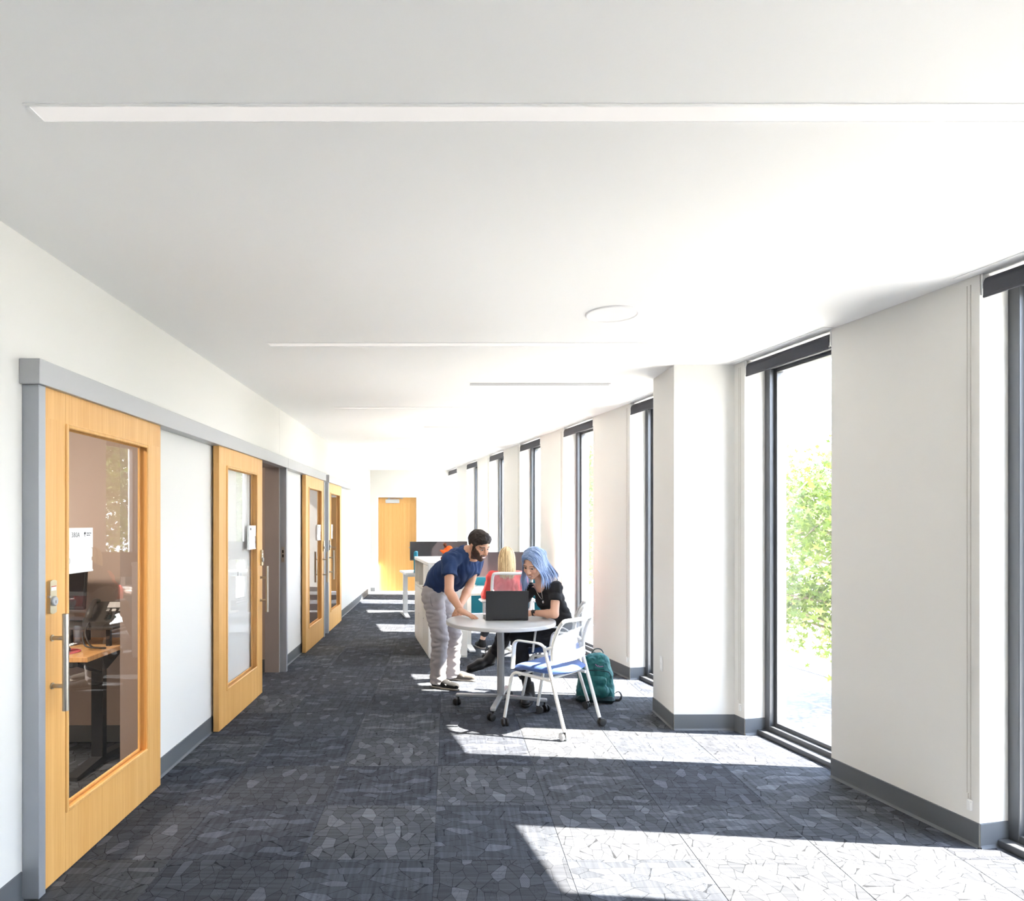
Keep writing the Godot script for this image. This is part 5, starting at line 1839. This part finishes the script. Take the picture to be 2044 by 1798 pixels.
# hand in its own axes: x towards the thumb, y out of the back of the hand, z along the fingers
func hand_into(g: Geo, wrist: Vector3, fingers: Vector3, back: Vector3, thumb_sign: float, curl: Array, off: Vector3, skin: Color, size := 1.0) -> void:
	var z := fingers.normalized()
	var y := (back - z * back.dot(z)).normalized()
	var x := y.cross(z) * thumb_sign
	var f := Field.new(Vector3(-0.06, -0.085, -0.03), Vector3(0.085, 0.035, 0.20), 0.0036)
	var off4 := [0.029, 0.0095, -0.010, -0.028]
	var len4 := [0.070, 0.078, 0.072, 0.056]
	for i in 4:
		var a := Vector3(off4[i] * 0.55, 0, 0.0)
		var k := Vector3(off4[i], 0.001, 0.088 - absf(i - 1.0) * 0.005)
		f.cap(a, k, 0.0165, 0.0115, 0.014)
		var dir := Vector3(off4[i] * 2.2, 0, 1.0).normalized()
		var p := k
		var ang := 0.0
		for seg in 3:
			ang += float(curl[seg])
			var d := (dir * cos(ang) + Vector3.DOWN * sin(ang)).normalized()
			var q: Vector3 = p + d * float(len4[i]) * [0.46, 0.30, 0.24][seg]
			f.cap(p, q, 0.0098 - 0.0009 * seg, 0.0092 - 0.0009 * seg, 0.004)
			p = q
	f.cap(Vector3(0.012, -0.004, 0.018), Vector3(0.036, -0.008, 0.045), 0.0165, 0.0135, 0.014)
	f.cap(Vector3(0.036, -0.008, 0.045), Vector3(0.052, -0.012, 0.072), 0.0125, 0.0105, 0.006)
	f.cap(Vector3(0.052, -0.012, 0.072), Vector3(0.058, -0.015, 0.096), 0.0102, 0.0086, 0.004)
	f.cap(Vector3(0, 0, -0.02), Vector3(0, 0, 0.03), 0.022, 0.023, 0.016, Vector3.RIGHT, 1.25)
	var s2 := Geo.new()
	f.into(s2, func(_p: Vector3) -> Color: return skin)
	merge(g, s2, Transform3D(Basis(x, y, z) * Basis.from_scale(Vector3.ONE * size), wrist), off)

func lock(g: Geo, pts: Array, r: float, flat: float, up: Vector3, c: Color, n := 14) -> void:
	var cv := curve(pts, n)
	var rr := []
	for i in n + 1:
		var t := float(i) / n
		rr.append(r * (0.55 + 0.9 * t if t < 0.5 else lerpf(1.0, 0.16, pow((t - 0.5) * 2.0, 2.2))))
	g.tube(cv, rr, 7, true, flat, up, c)

func shoe(parent: Node, off: Vector3, heel: Vector3, toe: Vector3, upn: Vector3, ankle: Vector3, m: Material, sole: Material, boot: bool, label := "") -> void:
	# heel and toe lie on the sole line
	var z := (toe - heel).normalized()
	var len := (toe - heel).length()
	var y := (upn - z * upn.dot(z)).normalized()
	var x := y.cross(z)
	var T := Transform3D(Basis(x, y, z), heel)
	var al := T.affine_inverse() * ankle
	var f := Field.new(Vector3(-0.08, -0.01, -0.06), Vector3(0.08, 0.24, len + 0.05), 0.006)
	f.cap(Vector3(0, 0.048, 0.028), Vector3(0, 0.045, len * 0.5), 0.038, 0.040, 0.02)
	f.cap(Vector3(0, 0.040, len * 0.5), Vector3(0.004, 0.032, len - 0.042), 0.043, 0.034, 0.02, Vector3.RIGHT, 1.12)
	f.cap(Vector3(0, 0.05, 0.035), al * 0.75 + Vector3(0, 0.02, 0.01), 0.040, 0.042, 0.03)
	if boot:
		f.cap(Vector3(0, 0.06, 0.04), al + Vector3(0, 0.045, 0), 0.043, 0.046, 0.03, Vector3.ZERO, 1.0, true)
	f.clip(Vector3(0, 0.016, 0), Vector3.DOWN)
	var s := Geo.new()
	f.into(s)
	var g := Geo.new()
	merge(g, s, T, off)
	var up := part(parent, "boot" if boot else "shoe", g, m, label)
	f = Field.new(Vector3(-0.08, -0.02, -0.06), Vector3(0.08, 0.05, len + 0.05), 0.005)
	f.cap(Vector3(0, 0.014, 0.03), Vector3(0, 0.014, len * 0.55), 0.040, 0.041, 0.01)
	f.cap(Vector3(0, 0.014, len * 0.5), Vector3(0.004, 0.014, len - 0.04), 0.046, 0.040, 0.015)
	f.clip(Vector3(0, 0.020, 0), Vector3.UP)
	f.clip(Vector3(0, 0.0, 0), Vector3.DOWN)
	s = Geo.new()
	f.into(s)
	g = Geo.new()
	merge(g, s, T, off)
	part(up, "sole", g, sole)
	if not boot:
		g = Geo.new()
		for i in 4:
			var zz := len * 0.46 + i * 0.020
			var hh := 0.090 - i * 0.005
			g.tube(curve([T * Vector3(-0.028, hh - 0.016, zz) - off, T * Vector3(0, hh, zz + 0.004) - off, T * Vector3(0.028, hh - 0.016, zz) - off], 6), 0.0032, 6)
		part(up, "laces", g, M.lace)
		g = Geo.new()
		for k in [-1.0, 1.0]:
			var arc := []
			for i in 7:
				var a := -0.9 + 0.3 * i
				arc.append(T * Vector3(-0.0445, 0.048 + k * (0.003 - 0.008 * cos(a)), len * 0.56 + 0.012 * sin(a) * 1.3) - off)
			g.tube(arc, 0.0016, 6)
		part(up, "side_emblem", g, M.white_trim)

func wrinkle(sd: int, amp: float, stretch: Vector3) -> Callable:
	var nz := FastNoiseLite.new()
	nz.seed = sd
	nz.frequency = 8.0
	nz.fractal_octaves = 1
	return func(p: Vector3, _n: Vector3) -> float:
		var q := p * stretch
		var v := nz.get_noise_3d(q.x, q.y, q.z)
		return amp * (0.6 - 1.9 * absf(v))

func field_part(parent: Node, n: String, f: Field, m: Material, off: Vector3, bump = null) -> MeshInstance3D:
	var g := Geo.new()
	f.into(g, null, bump, off)
	return part(parent, n, g, m)

func make_people() -> void:
	standing_man()
	blue_haired()
	blonde()

func standing_man() -> void:
	var base := P(-0.05, 0, 6.5)
	var t := thing("person", "bearded person in navy t-shirt and grey trousers leaning over the round table", "person", base)
	var skin := lin(214, 163, 134)
	var hipr := P(-0.150, 0.885, 6.49)
	var hipl := P(-0.095, 0.885, 6.68)
	var kner := P(-0.080, 0.49, 6.42)
	var knel := P(0.045, 0.475, 6.64)
	var ankr := P(-0.105, 0.085, 6.46)
	var ankl := P(0.03, 0.085, 6.78)
	var pel := P(-0.125, 0.925, 6.585)
	var wai := P(-0.065, 1.035, 6.50)
	var che := P(0.095, 1.200, 6.34)
	var nek := P(0.180, 1.285, 6.245)
	var shr := P(0.008, 1.218, 6.155)
	var shl := P(0.255, 1.205, 6.43)
	var elr := P(0.004, 0.955, 6.03)
	var ell := P(0.195, 0.965, 6.34)
	var wrr := P(0.108, 0.800, 5.865)
	var wrl := P(0.100, 0.805, 6.135)
	var hd := P(0.272, 1.350, 6.155)
	var ax := (shl - shr).normalized()
	var hx := (hipl - hipr).normalized()
	var t_head := head_frame(hd, Vector3(0.62, -0.44, 0.68), -0.10, 1.07)
	# body
	var f := Field.new(base + Vector3(-0.34, -0.02, -0.45), base + Vector3(0.50, 1.42, 0.75), 0.012)
	f.cap(pel, wai, 0.085, 0.085, 0.04, hx, 1.3)
	f.cap(wai, che, 0.085, 0.095, 0.04, ax, 1.4)
	f.cap(che, nek, 0.085, 0.05, 0.04, ax, 1.2)
	f.cap(nek, hd + t_head.basis * Vector3(0, -0.07, 0.03), 0.058, 0.053, 0.03)
	for q in [[shr, elr, wrr], [shl, ell, wrl]]:
		f.cap(nek, q[0], 0.05, 0.05, 0.04)
		f.cap(q[0], q[1], 0.049, 0.041, 0.02)
		f.cap(q[1], q[1].lerp(q[2], 0.35), 0.040, 0.042, 0.015)
		f.cap(q[1].lerp(q[2], 0.3), q[2], 0.042, 0.027, 0.015)
	for q in [[hipr, kner, ankr], [hipl, knel, ankl]]:
		f.cap(q[0], q[1], 0.075, 0.055, 0.03)
		f.cap(q[1], q[2], 0.052, 0.038, 0.02)
	var g := Geo.new()
	g.colored = true
	f.into(g, func(_p: Vector3) -> Color: return skin, null, base)
	head_into(g, t_head, base, {"skin": skin, "lip": lin(168, 98, 84), "brow": lin(44, 33, 27), "eye": lin(40, 26, 18), "beard": true, "teeth": true, "slim": 1.0, "cell": 0.0028})
	hand_into(g, wrr, P(0.222, 0.752, 5.80) - wrr, Vector3(0.1, 1, 0.05), 1.0, [0.05, 0.1, 0.12], base, skin, 1.02)
	hand_into(g, wrl, P(0.075, 0.735, 6.02) - wrl, Vector3(-0.3, 1, 0.1), -1.0, [0.15, 0.35, 0.3], base, skin, 1.0)
	part(t, "body", g, M.skin)
	# t-shirt
	f = Field.new(base + Vector3(-0.36, 0.82, -0.20), base + Vector3(0.48, 1.42, 0.62), 0.009)
	f.cap(pel + Vector3(0, -0.04, 0), wai, 0.125, 0.118, 0.05, hx, 1.22)
	f.cap(wai, che, 0.118, 0.122, 0.05, ax, 1.32)
	f.cap(che, nek.lerp(che, 0.3), 0.110, 0.080, 0.05, ax, 1.25)
	f.cap(wai + P(0.09, -0.055, -0.06), che + P(0.07, -0.06, -0.05), 0.10, 0.085, 0.05, ax, 1.2)
	for q in [[shr, elr], [shl, ell]]:
		f.cap(nek + Vector3(0, -0.01, 0), q[0], 0.062, 0.066, 0.04)
		f.cap(q[0], q[0].lerp(q[1], 0.53), 0.072, 0.073, 0.035, Vector3.ZERO, 1.0, true)
	var nd := (t_head * Vector3(0, -0.09, 0.03) - nek).normalized()
	f.cap(nek + nd * 0.035, nek + nd * 0.14, 0.060, 0.068, 0.008, Vector3.ZERO, 1.0, false, true)
	f.clip(pel + Vector3(0.0, -0.025, 0), Vector3(0.12, -1.0, 0.0).normalized())
	field_part(t, "t_shirt", f, M.navy, base, wrinkle(3, 0.009, Vector3(1.3, 0.45, 1.3)))
	# trousers
	f = Field.new(base + Vector3(-0.34, 0.02, -0.45), base + Vector3(0.34, 1.0, 0.35), 0.010)
	f.cap(pel + Vector3(0, 0.03, 0), pel + Vector3(0, -0.05, 0), 0.108, 0.112, 0.04, hx, 1.28)
	for q in [[hipr, kner, ankr], [hipl, knel, ankl]]:
		f.cap(q[0] + Vector3(0, -0.02, 0), q[1], 0.106, 0.080, 0.05)
		f.cap(q[1], q[2] + Vector3(0, -0.045, 0), 0.079, 0.073, 0.02, Vector3.ZERO, 1.0, true)
	f.clip(pel + Vector3(0, 0.035, 0), Vector3(0.05, 1.0, 0.0).normalized())
	var tr := field_part(t, "trousers", f, M.grey_cloth, base, wrinkle(5, 0.008, Vector3(0.7, 1.7, 0.7)))
	g = Geo.new()
	g.tube(curve([pel + P(-0.070, 0.022, -0.110) - base, pel + P(-0.103, 0.020, -0.05) - base, pel + P(-0.112, 0.020, 0.0) - base, pel + P(-0.095, 0.020, 0.07) - base], 10), 0.015, 8, true, 0.35)
	part(tr, "belt", g, M.belt)
	g = Geo.new()
	g.tube(curve([hipr + P(-0.02, -0.02, -0.112) - base, hipr + P(-0.005, -0.10, -0.118) - base, hipr + P(0.055, -0.135, -0.105) - base], 10), 0.003, 6)
	part(tr, "pocket_seam", g, M.grey_seam)
	shoe(t, base, P(-0.150, 0.0, 6.49), P(0.098, 0.0, 6.335), Vector3.UP, ankr, M.shoe_black, M.shoe_sole, false, "black running shoe with pale sole")
	shoe(t, base, P(0.0, 0.0, 6.80), P(0.272, 0.0, 6.71), Vector3.UP, ankl, M.shoe_grey, M.shoe_sole, false, "grey running shoe in the sun")
	# short curly hair
	f = Field.new(Vector3(-0.12, -0.12, -0.13), Vector3(0.12, 0.16, 0.15), 0.0045)
	f.ell(Vector3(0, 0.044, 0.016), Vector3(0.083, 0.090, 0.103), 0.01)
	f.ell(Vector3(0, 0.085, -0.045), Vector3(0.058, 0.045, 0.052), 0.03)
	f.clip(Vector3(0, 0.066, -0.092), Vector3(0, -0.80, -0.60).normalized())
	f.ell(Vector3(-0.079, -0.004, 0.010), Vector3(0.02, 0.030, 0.022), 0.004, Basis.IDENTITY, true)
	f.ell(Vector3(0.079, -0.004, 0.010), Vector3(0.02, 0.030, 0.022), 0.004, Basis.IDENTITY, true)
	for s in [-1.0, 1.0]:
		f.cap(Vector3(s * 0.074, 0.035, -0.02), Vector3(s * 0.072, -0.02, -0.018), 0.012, 0.007, 0.01)
	var nz := FastNoiseLite.new()
	nz.frequency = 34.0
	var hg := Geo.new()
	f.into(hg, null, func(p: Vector3, _n: Vector3) -> float: return 0.007 * nz.get_noise_3d(p.x, p.y, p.z))
	g = Geo.new()
	merge(g, hg, t_head, base)
	part(t, "hair", g, M.hair_dark)

func blue_haired() -> void:
	var base := P(0.85, 0, 5.95)
	var t := thing("person", "smiling person with long pale blue hair and black clothes sitting at the laptop", "person", base)
	var skin := lin(228, 180, 154)
	var hd := P(0.728, 1.203, 5.88)
	var nek := P(0.815, 1.005, 5.945)
	var che := P(0.885, 0.905, 5.965)
	var wai := P(0.965, 0.715, 6.0)
	var pel := P(0.965, 0.575, 6.0)
	var shl := P(0.915, 1.000, 5.835)     # near the viewer
	var shr := P(0.735, 0.965, 6.10)
	var ell := P(0.888, 0.790, 5.735)
	var elr := P(0.64, 0.80, 6.20)
	var wrl := P(0.722, 0.778, 5.915)
	var wrr := P(0.50, 0.778, 6.05)
	var hipl := P(0.955, 0.545, 5.905)
	var hipr := P(0.955, 0.550, 6.095)
	var knel := P(0.598, 0.565, 5.915)
	var ankl := P(0.688, 0.12, 5.935)
	var kner := P(0.515, 0.630, 6.03)
	var ankr := P(0.428, 0.345, 6.26)
	var ax := (shr - shl).normalized()
	var th := head_frame(hd, Vector3(-0.54, -0.46, 0.72), 0.10, 1.05)
	var f := Field.new(base + Vector3(-0.50, -0.02, -0.40), base + Vector3(0.32, 1.26, 0.32), 0.011)
	f.cap(pel, wai, 0.10, 0.085, 0.04, Vector3(0, 0, 1), 1.25)
	f.cap(wai, che, 0.085, 0.088, 0.04, ax, 1.25)
	f.cap(che, nek, 0.075, 0.045, 0.04, ax, 1.2)
	f.cap(nek, th * Vector3(0, -0.07, 0.03), 0.047, 0.044, 0.025)
	for q in [[shl, ell, wrl], [shr, elr, wrr]]:
		f.cap(nek, q[0], 0.042, 0.043, 0.03)
		f.cap(q[0], q[1], 0.042, 0.036, 0.02)
		f.cap(q[1], q[1].lerp(q[2], 0.3), 0.035, 0.036, 0.015)
		f.cap(q[1].lerp(q[2], 0.3), q[2], 0.036, 0.023, 0.015)
	for q in [[hipl, knel, ankl], [hipr, kner, ankr]]:
		f.cap(q[0], q[1], 0.075, 0.052, 0.03)
		f.cap(q[1], q[2], 0.048, 0.033, 0.02)
	var g := Geo.new()
	g.colored = true
	f.into(g, func(_p: Vector3) -> Color: return skin, null, base)
	head_into(g, th, base, {"skin": skin, "lip": lin(196, 118, 112), "brow": lin(98, 72, 62), "eye": lin(52, 40, 34), "beard": false, "teeth": true, "slim": 0.93, "cell": 0.0028})
	hand_into(g, wrl, P(0.56, 0.760, 5.93) - wrl, Vector3(0, 1, 0.2), 1.0, [0.1, 0.25, 0.3], base, skin, 0.9)
	hand_into(g, wrr, P(0.42, 0.765, 5.95) - wrr, Vector3(0, 1, 0.0), -1.0, [0.1, 0.25, 0.3], base, skin, 0.9)
	part(t, "body", g, M.skin)
	# black t-shirt
	f = Field.new(base + Vector3(-0.26, 0.52, -0.34), base + Vector3(0.30, 1.14, 0.28), 0.008)
	f.cap(pel + Vector3(0.005, 0.05, 0), wai, 0.118, 0.098, 0.05, Vector3(0, 0, 1), 1.22)
	f.cap(wai, che, 0.100, 0.103, 0.05, ax, 1.22)
	f.cap(che, nek.lerp(che, 0.35), 0.092, 0.066, 0.04, ax, 1.2)
	f.cap(che + P(-0.055, -0.035, -0.03), che + P(-0.045, -0.02, 0.03), 0.062, 0.062, 0.04, ax, 1.3)
	for q in [[shl, ell], [shr, elr]]:
		f.cap(nek + P(0.01, -0.02, 0), q[0], 0.05, 0.052, 0.03)
		f.cap(q[0], q[0].lerp(q[1], 0.52), 0.055, 0.054, 0.03, Vector3.ZERO, 1.0, true)
	var nd := (th * Vector3(0, -0.09, 0.03) - nek).normalized()
	f.cap(nek + nd * 0.012 + P(-0.03, 0, -0.02), nek + nd * 0.12, 0.066, 0.075, 0.008, Vector3.ZERO, 1.0, false, true)
	f.clip(pel + Vector3(0, 0.0, 0), Vector3.DOWN)
	field_part(t, "t_shirt", f, M.black_tee, base, wrinkle(13, 0.007, Vector3(0.6, 1.5, 0.6)))
	# trousers
	f = Field.new(base + Vector3(-0.52, 0.14, -0.40), base + Vector3(0.32, 0.74, 0.24), 0.009)
	f.cap(pel + Vector3(0.015, -0.015, 0.07), pel + Vector3(0.015, -0.015, -0.07), 0.108, 0.108, 0.04)
	f.cap(hipl, knel, 0.092, 0.072, 0.04)
	f.cap(hipr, kner, 0.092, 0.074, 0.04)
	f.cap(knel, knel.lerp(ankl, 0.80), 0.070, 0.060, 0.02, Vector3.ZERO, 1.0, true)
	f.cap(kner, kner.lerp(ankr, 0.88), 0.072, 0.058, 0.02, Vector3.ZERO, 1.0, true)
	field_part(t, "trousers", f, M.black_trousers, base, wrinkle(15, 0.007, Vector3(0.9, 1.4, 0.9)))
	# socks and ankle boots
	for q in [[knel, ankl], [kner, ankr]]:
		f = Field.new(q[1] - Vector3.ONE * 0.14, q[1] + Vector3.ONE * 0.16, 0.006)
		f.cap(q[1], q[1].lerp(q[0], 0.24), 0.040, 0.042, 0.01, Vector3.ZERO, 1.0, true)
		field_part(t, "sock", f, M.black_soft, base)
	shoe(t, base, P(0.715, 0.0, 5.985), P(0.630, 0.0, 5.755), Vector3.UP, P(0.694, 0.125, 5.94), M.leather, M.black, true)
	shoe(t, base, P(0.418, 0.262, 6.28), P(0.160, 0.205, 6.17), Vector3(0.25, 1, 0), P(0.430, 0.365, 6.255), M.leather, M.black, true)
	# long hair: cap on the skull, then locks parted in the middle
	f = Field.new(Vector3(-0.12, -0.12, -0.13), Vector3(0.12, 0.16, 0.15), 0.005)
	f.ell(Vector3(0, 0.040, 0.016), Vector3(0.078, 0.087, 0.100), 0.01)
	f.clip(Vector3(0, 0.080, -0.075), Vector3(0, -0.80, -0.60).normalized())
	var hg := Geo.new()
	var c0 := lin(120, 144, 190)
	f.into(hg, func(_p: Vector3) -> Color: return c0)
	g = Geo.new()
	g.colored = true
	merge(g, hg, th, base)
	var r := RandomNumberGenerator.new()
	r.seed = 77
	var dark := lin(112, 140, 190)
	var pale := lin(186, 208, 240)
	for side in [-1.0, 1.0]:
		# where the front-most and the rear-most locks end
		var ef := P(0.785, 1.010, 5.745) if side < 0 else P(0.640, 0.955, 5.93)
		var eb := P(0.935, 1.060, 5.885) if side < 0 else P(0.70, 0.985, 6.08)
		for j in 64:
			var q := (j + r.randf()) / 64.0
			var z0 := lerpf(-0.078, 0.085, q)
			var k := sqrt(maxf(0.05, 1.0 - pow((z0 - 0.016) / 0.110, 2.0)))
			var pts := []
			for th0 in [0.02, 0.45, 0.95, 1.45]:
				var wob := 0.0015 * r.randfn()
				pts.append(th * Vector3(side * (0.086 * k * sin(th0) + wob), 0.040 + 0.094 * k * cos(th0) + wob, z0 + 0.012 * th0 * q) - base)
			var c := th * Vector3(side * (0.076 + 0.010 * q + 0.004 * r.randf()), -0.040, lerpf(-0.052, 0.105, q))
			var e := ef.lerp(eb, clampf(q * 1.05, 0, 1)) + Vector3(r.randfn(), r.randfn() * 1.8, r.randfn()) * 0.010
			var m := c.lerp(e, 0.5) + (th.basis * Vector3(side, 0, 0)) * 0.010
			pts.append_array([c - base, m - base, e - base])
			lock(g, pts, 0.0078, 0.5, th.basis * Vector3(0, 1, 0.2), dark.lerp(pale, r.randf()), 20)
	for j in 30:
		var u := r.randf_range(-1.0, 1.0)
		var root := th * Vector3(u * 0.03, 0.122, 0.055)
		var a := th * Vector3(u * 0.06, 0.06, 0.120)
		var b := th * Vector3(u * 0.066, -0.03, 0.124)
		var e := P(0.87 - u * 0.06, 1.06 + 0.03 * r.randf(), 5.99 + 0.06 * u) + Vector3(0.03, 0.02, 0)
		lock(g, [root - base, a - base, b - base, e - base], 0.010, 0.5, th.basis * Vector3(0, 0, 1), dark.lerp(pale, r.randf()))
	part(t, "hair", g, M.painted_hair)
	# necklace and wrist watch
	g = Geo.new()
	var n0 := nek + P(-0.015, 0.012, -0.060)
	var n1 := nek + P(-0.070, 0.005, 0.020)
	var pend := che + P(-0.075, -0.020, -0.098)
	g.tube(curve([n0 - base, n0.lerp(pend, 0.55) + P(-0.004, -0.004, -0.008) - base, pend - base], 10), 0.0026, 6)
	g.tube(curve([n1 - base, n1.lerp(pend, 0.55) + P(-0.010, 0.0, -0.012) - base, pend - base], 10), 0.0026, 6)
	var nc := thing("necklace", "silver chain necklace with a round pendant on the black t-shirt", "necklace", base)
	part(nc, "chain", g, M.chrome)
	g = Geo.new()
	g.ell(pend - base + Vector3(0, -0.008, 0.004), Vector3(0.010, 0.012, 0.004), 14, 8)
	part(nc, "pendant", g, M.chrome)
	var wt := thing("wrist_watch", "dark smart watch with grey band on the wrist behind the laptop", "watch", base)
	g = Geo.new()
	var wd := (wrl - ell).normalized()
	g.tube([wrl - wd * 0.030 - base, wrl - wd * 0.008 - base], 0.029, 16, true, 0.95)
	part(wt, "band", g, M.charcoal)
	g = Geo.new()
	g.T = Transform3D(Basis(wd, wd.cross(Vector3(0, 0.5, 1)).normalized(), wd.cross(wd.cross(Vector3(0, 0.5, 1)).normalized())), wrl - wd * 0.02 + Vector3(0, 0.012, 0.024) - base)
	g.box(Vector3.ZERO, Vector3(0.034, 0.030, 0.012), 0.004)
	part(wt, "watch_case", g, M.black)

func blonde() -> void:
	var base := P(0.69, 0, 7.95)
	var t := thing("person", "blonde person in a coral red top seated with back turned in the task chair", "person", base)
	var skin := lin(224, 180, 158)
	var hd := P(0.674, 1.135, 7.93)
	var nek := P(0.676, 0.985, 7.90)
	var che := P(0.68, 0.86, 7.90)
	var pel := P(0.69, 0.56, 7.90)
	var shl := P(0.505, 0.930, 7.92)
	var shr := P(0.850, 0.930, 7.94)
	var ell := P(0.435, 0.700, 8.02)
	var elr := P(0.905, 0.700, 8.04)
	var wrl := P(0.52, 0.780, 8.24)
	var wrr := P(0.80, 0.780, 8.26)
	var th := head_frame(hd, Vector3(0.05, -0.12, -1.0), 0.0)
	var f := Field.new(base + Vector3(-0.40, -0.02, -0.70), base + Vector3(0.34, 1.22, 0.30), 0.014)
	f.cap(pel, che, 0.10, 0.095, 0.04, Vector3.RIGHT, 1.4)
	f.cap(che, nek, 0.08, 0.045, 0.04, Vector3.RIGHT, 1.2)
	f.cap(nek, th * Vector3(0, -0.07, 0.03), 0.048, 0.046, 0.025)
	var hips := [P(0.60, 0.53, 7.95), P(0.78, 0.53, 7.95)]
	var knees := [P(0.53, 0.545, 8.34), P(0.80, 0.545, 8.36)]
	var anks := [P(0.415, 0.10, 8.46), P(0.80, 0.10, 8.50)]
	for q in [[shl, ell, wrl], [shr, elr, wrr]]:
		f.cap(nek, q[0], 0.045, 0.045, 0.03)
		f.cap(q[0], q[1], 0.045, 0.038, 0.02)
		f.cap(q[1], q[2], 0.038, 0.025, 0.02)
	for i in 2:
		f.cap(hips[i], knees[i], 0.075, 0.055, 0.03)
		f.cap(knees[i], anks[i], 0.05, 0.033, 0.02)
	var g := Geo.new()
	g.colored = true
	f.into(g, func(_p: Vector3) -> Color: return skin, null, base)
	head_into(g, th, base, {"skin": skin, "lip": lin(190, 110, 104), "brow": lin(130, 96, 66), "eye": lin(60, 70, 80), "beard": false, "teeth": false, "slim": 0.94, "cell": 0.005})
	hand_into(g, wrl, P(0.60, 0.755, 8.36) - wrl, Vector3.UP, -1.0, [0.1, 0.25, 0.3], base, skin, 0.9)
	hand_into(g, wrr, P(0.72, 0.755, 8.37) - wrr, Vector3.UP, 1.0, [0.1, 0.25, 0.3], base, skin, 0.9)
	part(t, "body", g, M.skin)
	f = Field.new(base + Vector3(-0.40, 0.44, -0.40), base + Vector3(0.34, 1.08, 0.30), 0.011)
	f.cap(pel + Vector3(0, 0.02, 0), che, 0.125, 0.112, 0.05, Vector3.RIGHT, 1.35)
	f.cap(che, nek.lerp(che, 0.25), 0.10, 0.065, 0.04, Vector3.RIGHT, 1.2)
	for q in [[shl, ell, wrl], [shr, elr, wrr]]:
		f.cap(nek + Vector3(0, -0.02, 0), q[0], 0.055, 0.060, 0.03)
		f.cap(q[0], q[1], 0.062, 0.055, 0.03)
		f.cap(q[1], q[1].lerp(q[2], 0.9), 0.054, 0.040, 0.02, Vector3.ZERO, 1.0, true)
	f.clip(pel + Vector3(0, -0.07, 0), Vector3.DOWN)
	var top := field_part(t, "coral_top", f, M.coral, base, wrinkle(23, 0.010, Vector3(1, 0.8, 1)))
	g = Geo.new()
	g.tube(curve([nek + P(-0.085, 0.025, 0.0) - base, nek + P(-0.055, 0.03, -0.07) - base, nek + P(0.0, 0.032, -0.088) - base, nek + P(0.055, 0.03, -0.07) - base, nek + P(0.085, 0.025, 0.0) - base], 20), 0.018, 8, true, 0.5)
	part(top, "collar", g, M.coral)
	f = Field.new(base + Vector3(-0.40, 0.12, -0.70), base + Vector3(0.30, 0.70, 0.24), 0.012)
	f.cap(P(0.60, 0.545, 7.92), P(0.78, 0.545, 7.92), 0.105, 0.105, 0.04)
	for i in 2:
		f.cap(hips[i], knees[i], 0.088, 0.068, 0.04)
		f.cap(knees[i], (knees[i] as Vector3).lerp(anks[i], 0.86), 0.064, 0.048, 0.02, Vector3.ZERO, 1.0, true)
	field_part(t, "trousers", f, M.black_trousers, base, wrinkle(25, 0.008, Vector3.ONE))
	shoe(t, base, P(0.43, 0.0, 8.42), P(0.36, 0.0, 8.65), Vector3.UP, anks[0], M.shoe_black, M.shoe_sole, false)
	shoe(t, base, P(0.80, 0.0, 8.46), P(0.81, 0.0, 8.70), Vector3.UP, anks[1], M.shoe_black, M.shoe_sole, false)
	# shoulder-length straight hair
	f = Field.new(Vector3(-0.12, -0.12, -0.13), Vector3(0.12, 0.16, 0.15), 0.006)
	f.ell(Vector3(0, 0.040, 0.016), Vector3(0.078, 0.087, 0.100), 0.01)
	f.cap(Vector3(0, 0.0, 0.04), Vector3(0, -0.11, 0.04), 0.070, 0.06, 0.03, Vector3.RIGHT, 1.15)
	f.clip(Vector3(0, 0.072, -0.085), Vector3(0, -0.80, -0.60).normalized())
	var hg := Geo.new()
	var c0 := lin(176, 142, 92)
	f.into(hg, func(_p: Vector3) -> Color: return c0)
	g = Geo.new()
	g.colored = true
	merge(g, hg, th, base)
	var r := RandomNumberGenerator.new()
	r.seed = 99
	for j in 150:
		var a := lerpf(-2.3, 2.3, (j + r.randf()) / 150.0)
		var s := sin(a)
		var k := cos(a)
		var lenj := 0.15 + 0.045 * r.randf()
		var pts := []
		var swing := r.randfn() * 0.08
		for q in [[0.12, 0.140], [0.55, 0.122], [0.88, 0.080], [1.04, 0.02], [1.10, -0.05], [1.10, -0.05 - lenj * 0.5], [0.96, -0.05 - lenj]]:
			var ss := sin(a + swing * (0.14 - q[1]) * 4.0)
			var kk := cos(a + swing * (0.14 - q[1]) * 4.0)
			pts.append(th * Vector3(ss * 0.090 * q[0], q[1] + r.randfn() * 0.002, 0.018 + kk * 0.103 * q[0]) - base)
		lock(g, pts, 0.0085, 0.5, th.basis * Vector3(s, 0.2, k), lin(140, 104, 60).lerp(lin(236, 212, 164), r.randf()), 18)
	part(t, "hair", g, M.painted_hair)

func _ready() -> void:
	rng.seed = 1
	make_view()
	make_materials()
	make_room()
	make_outside()
	make_furniture()
	make_people()
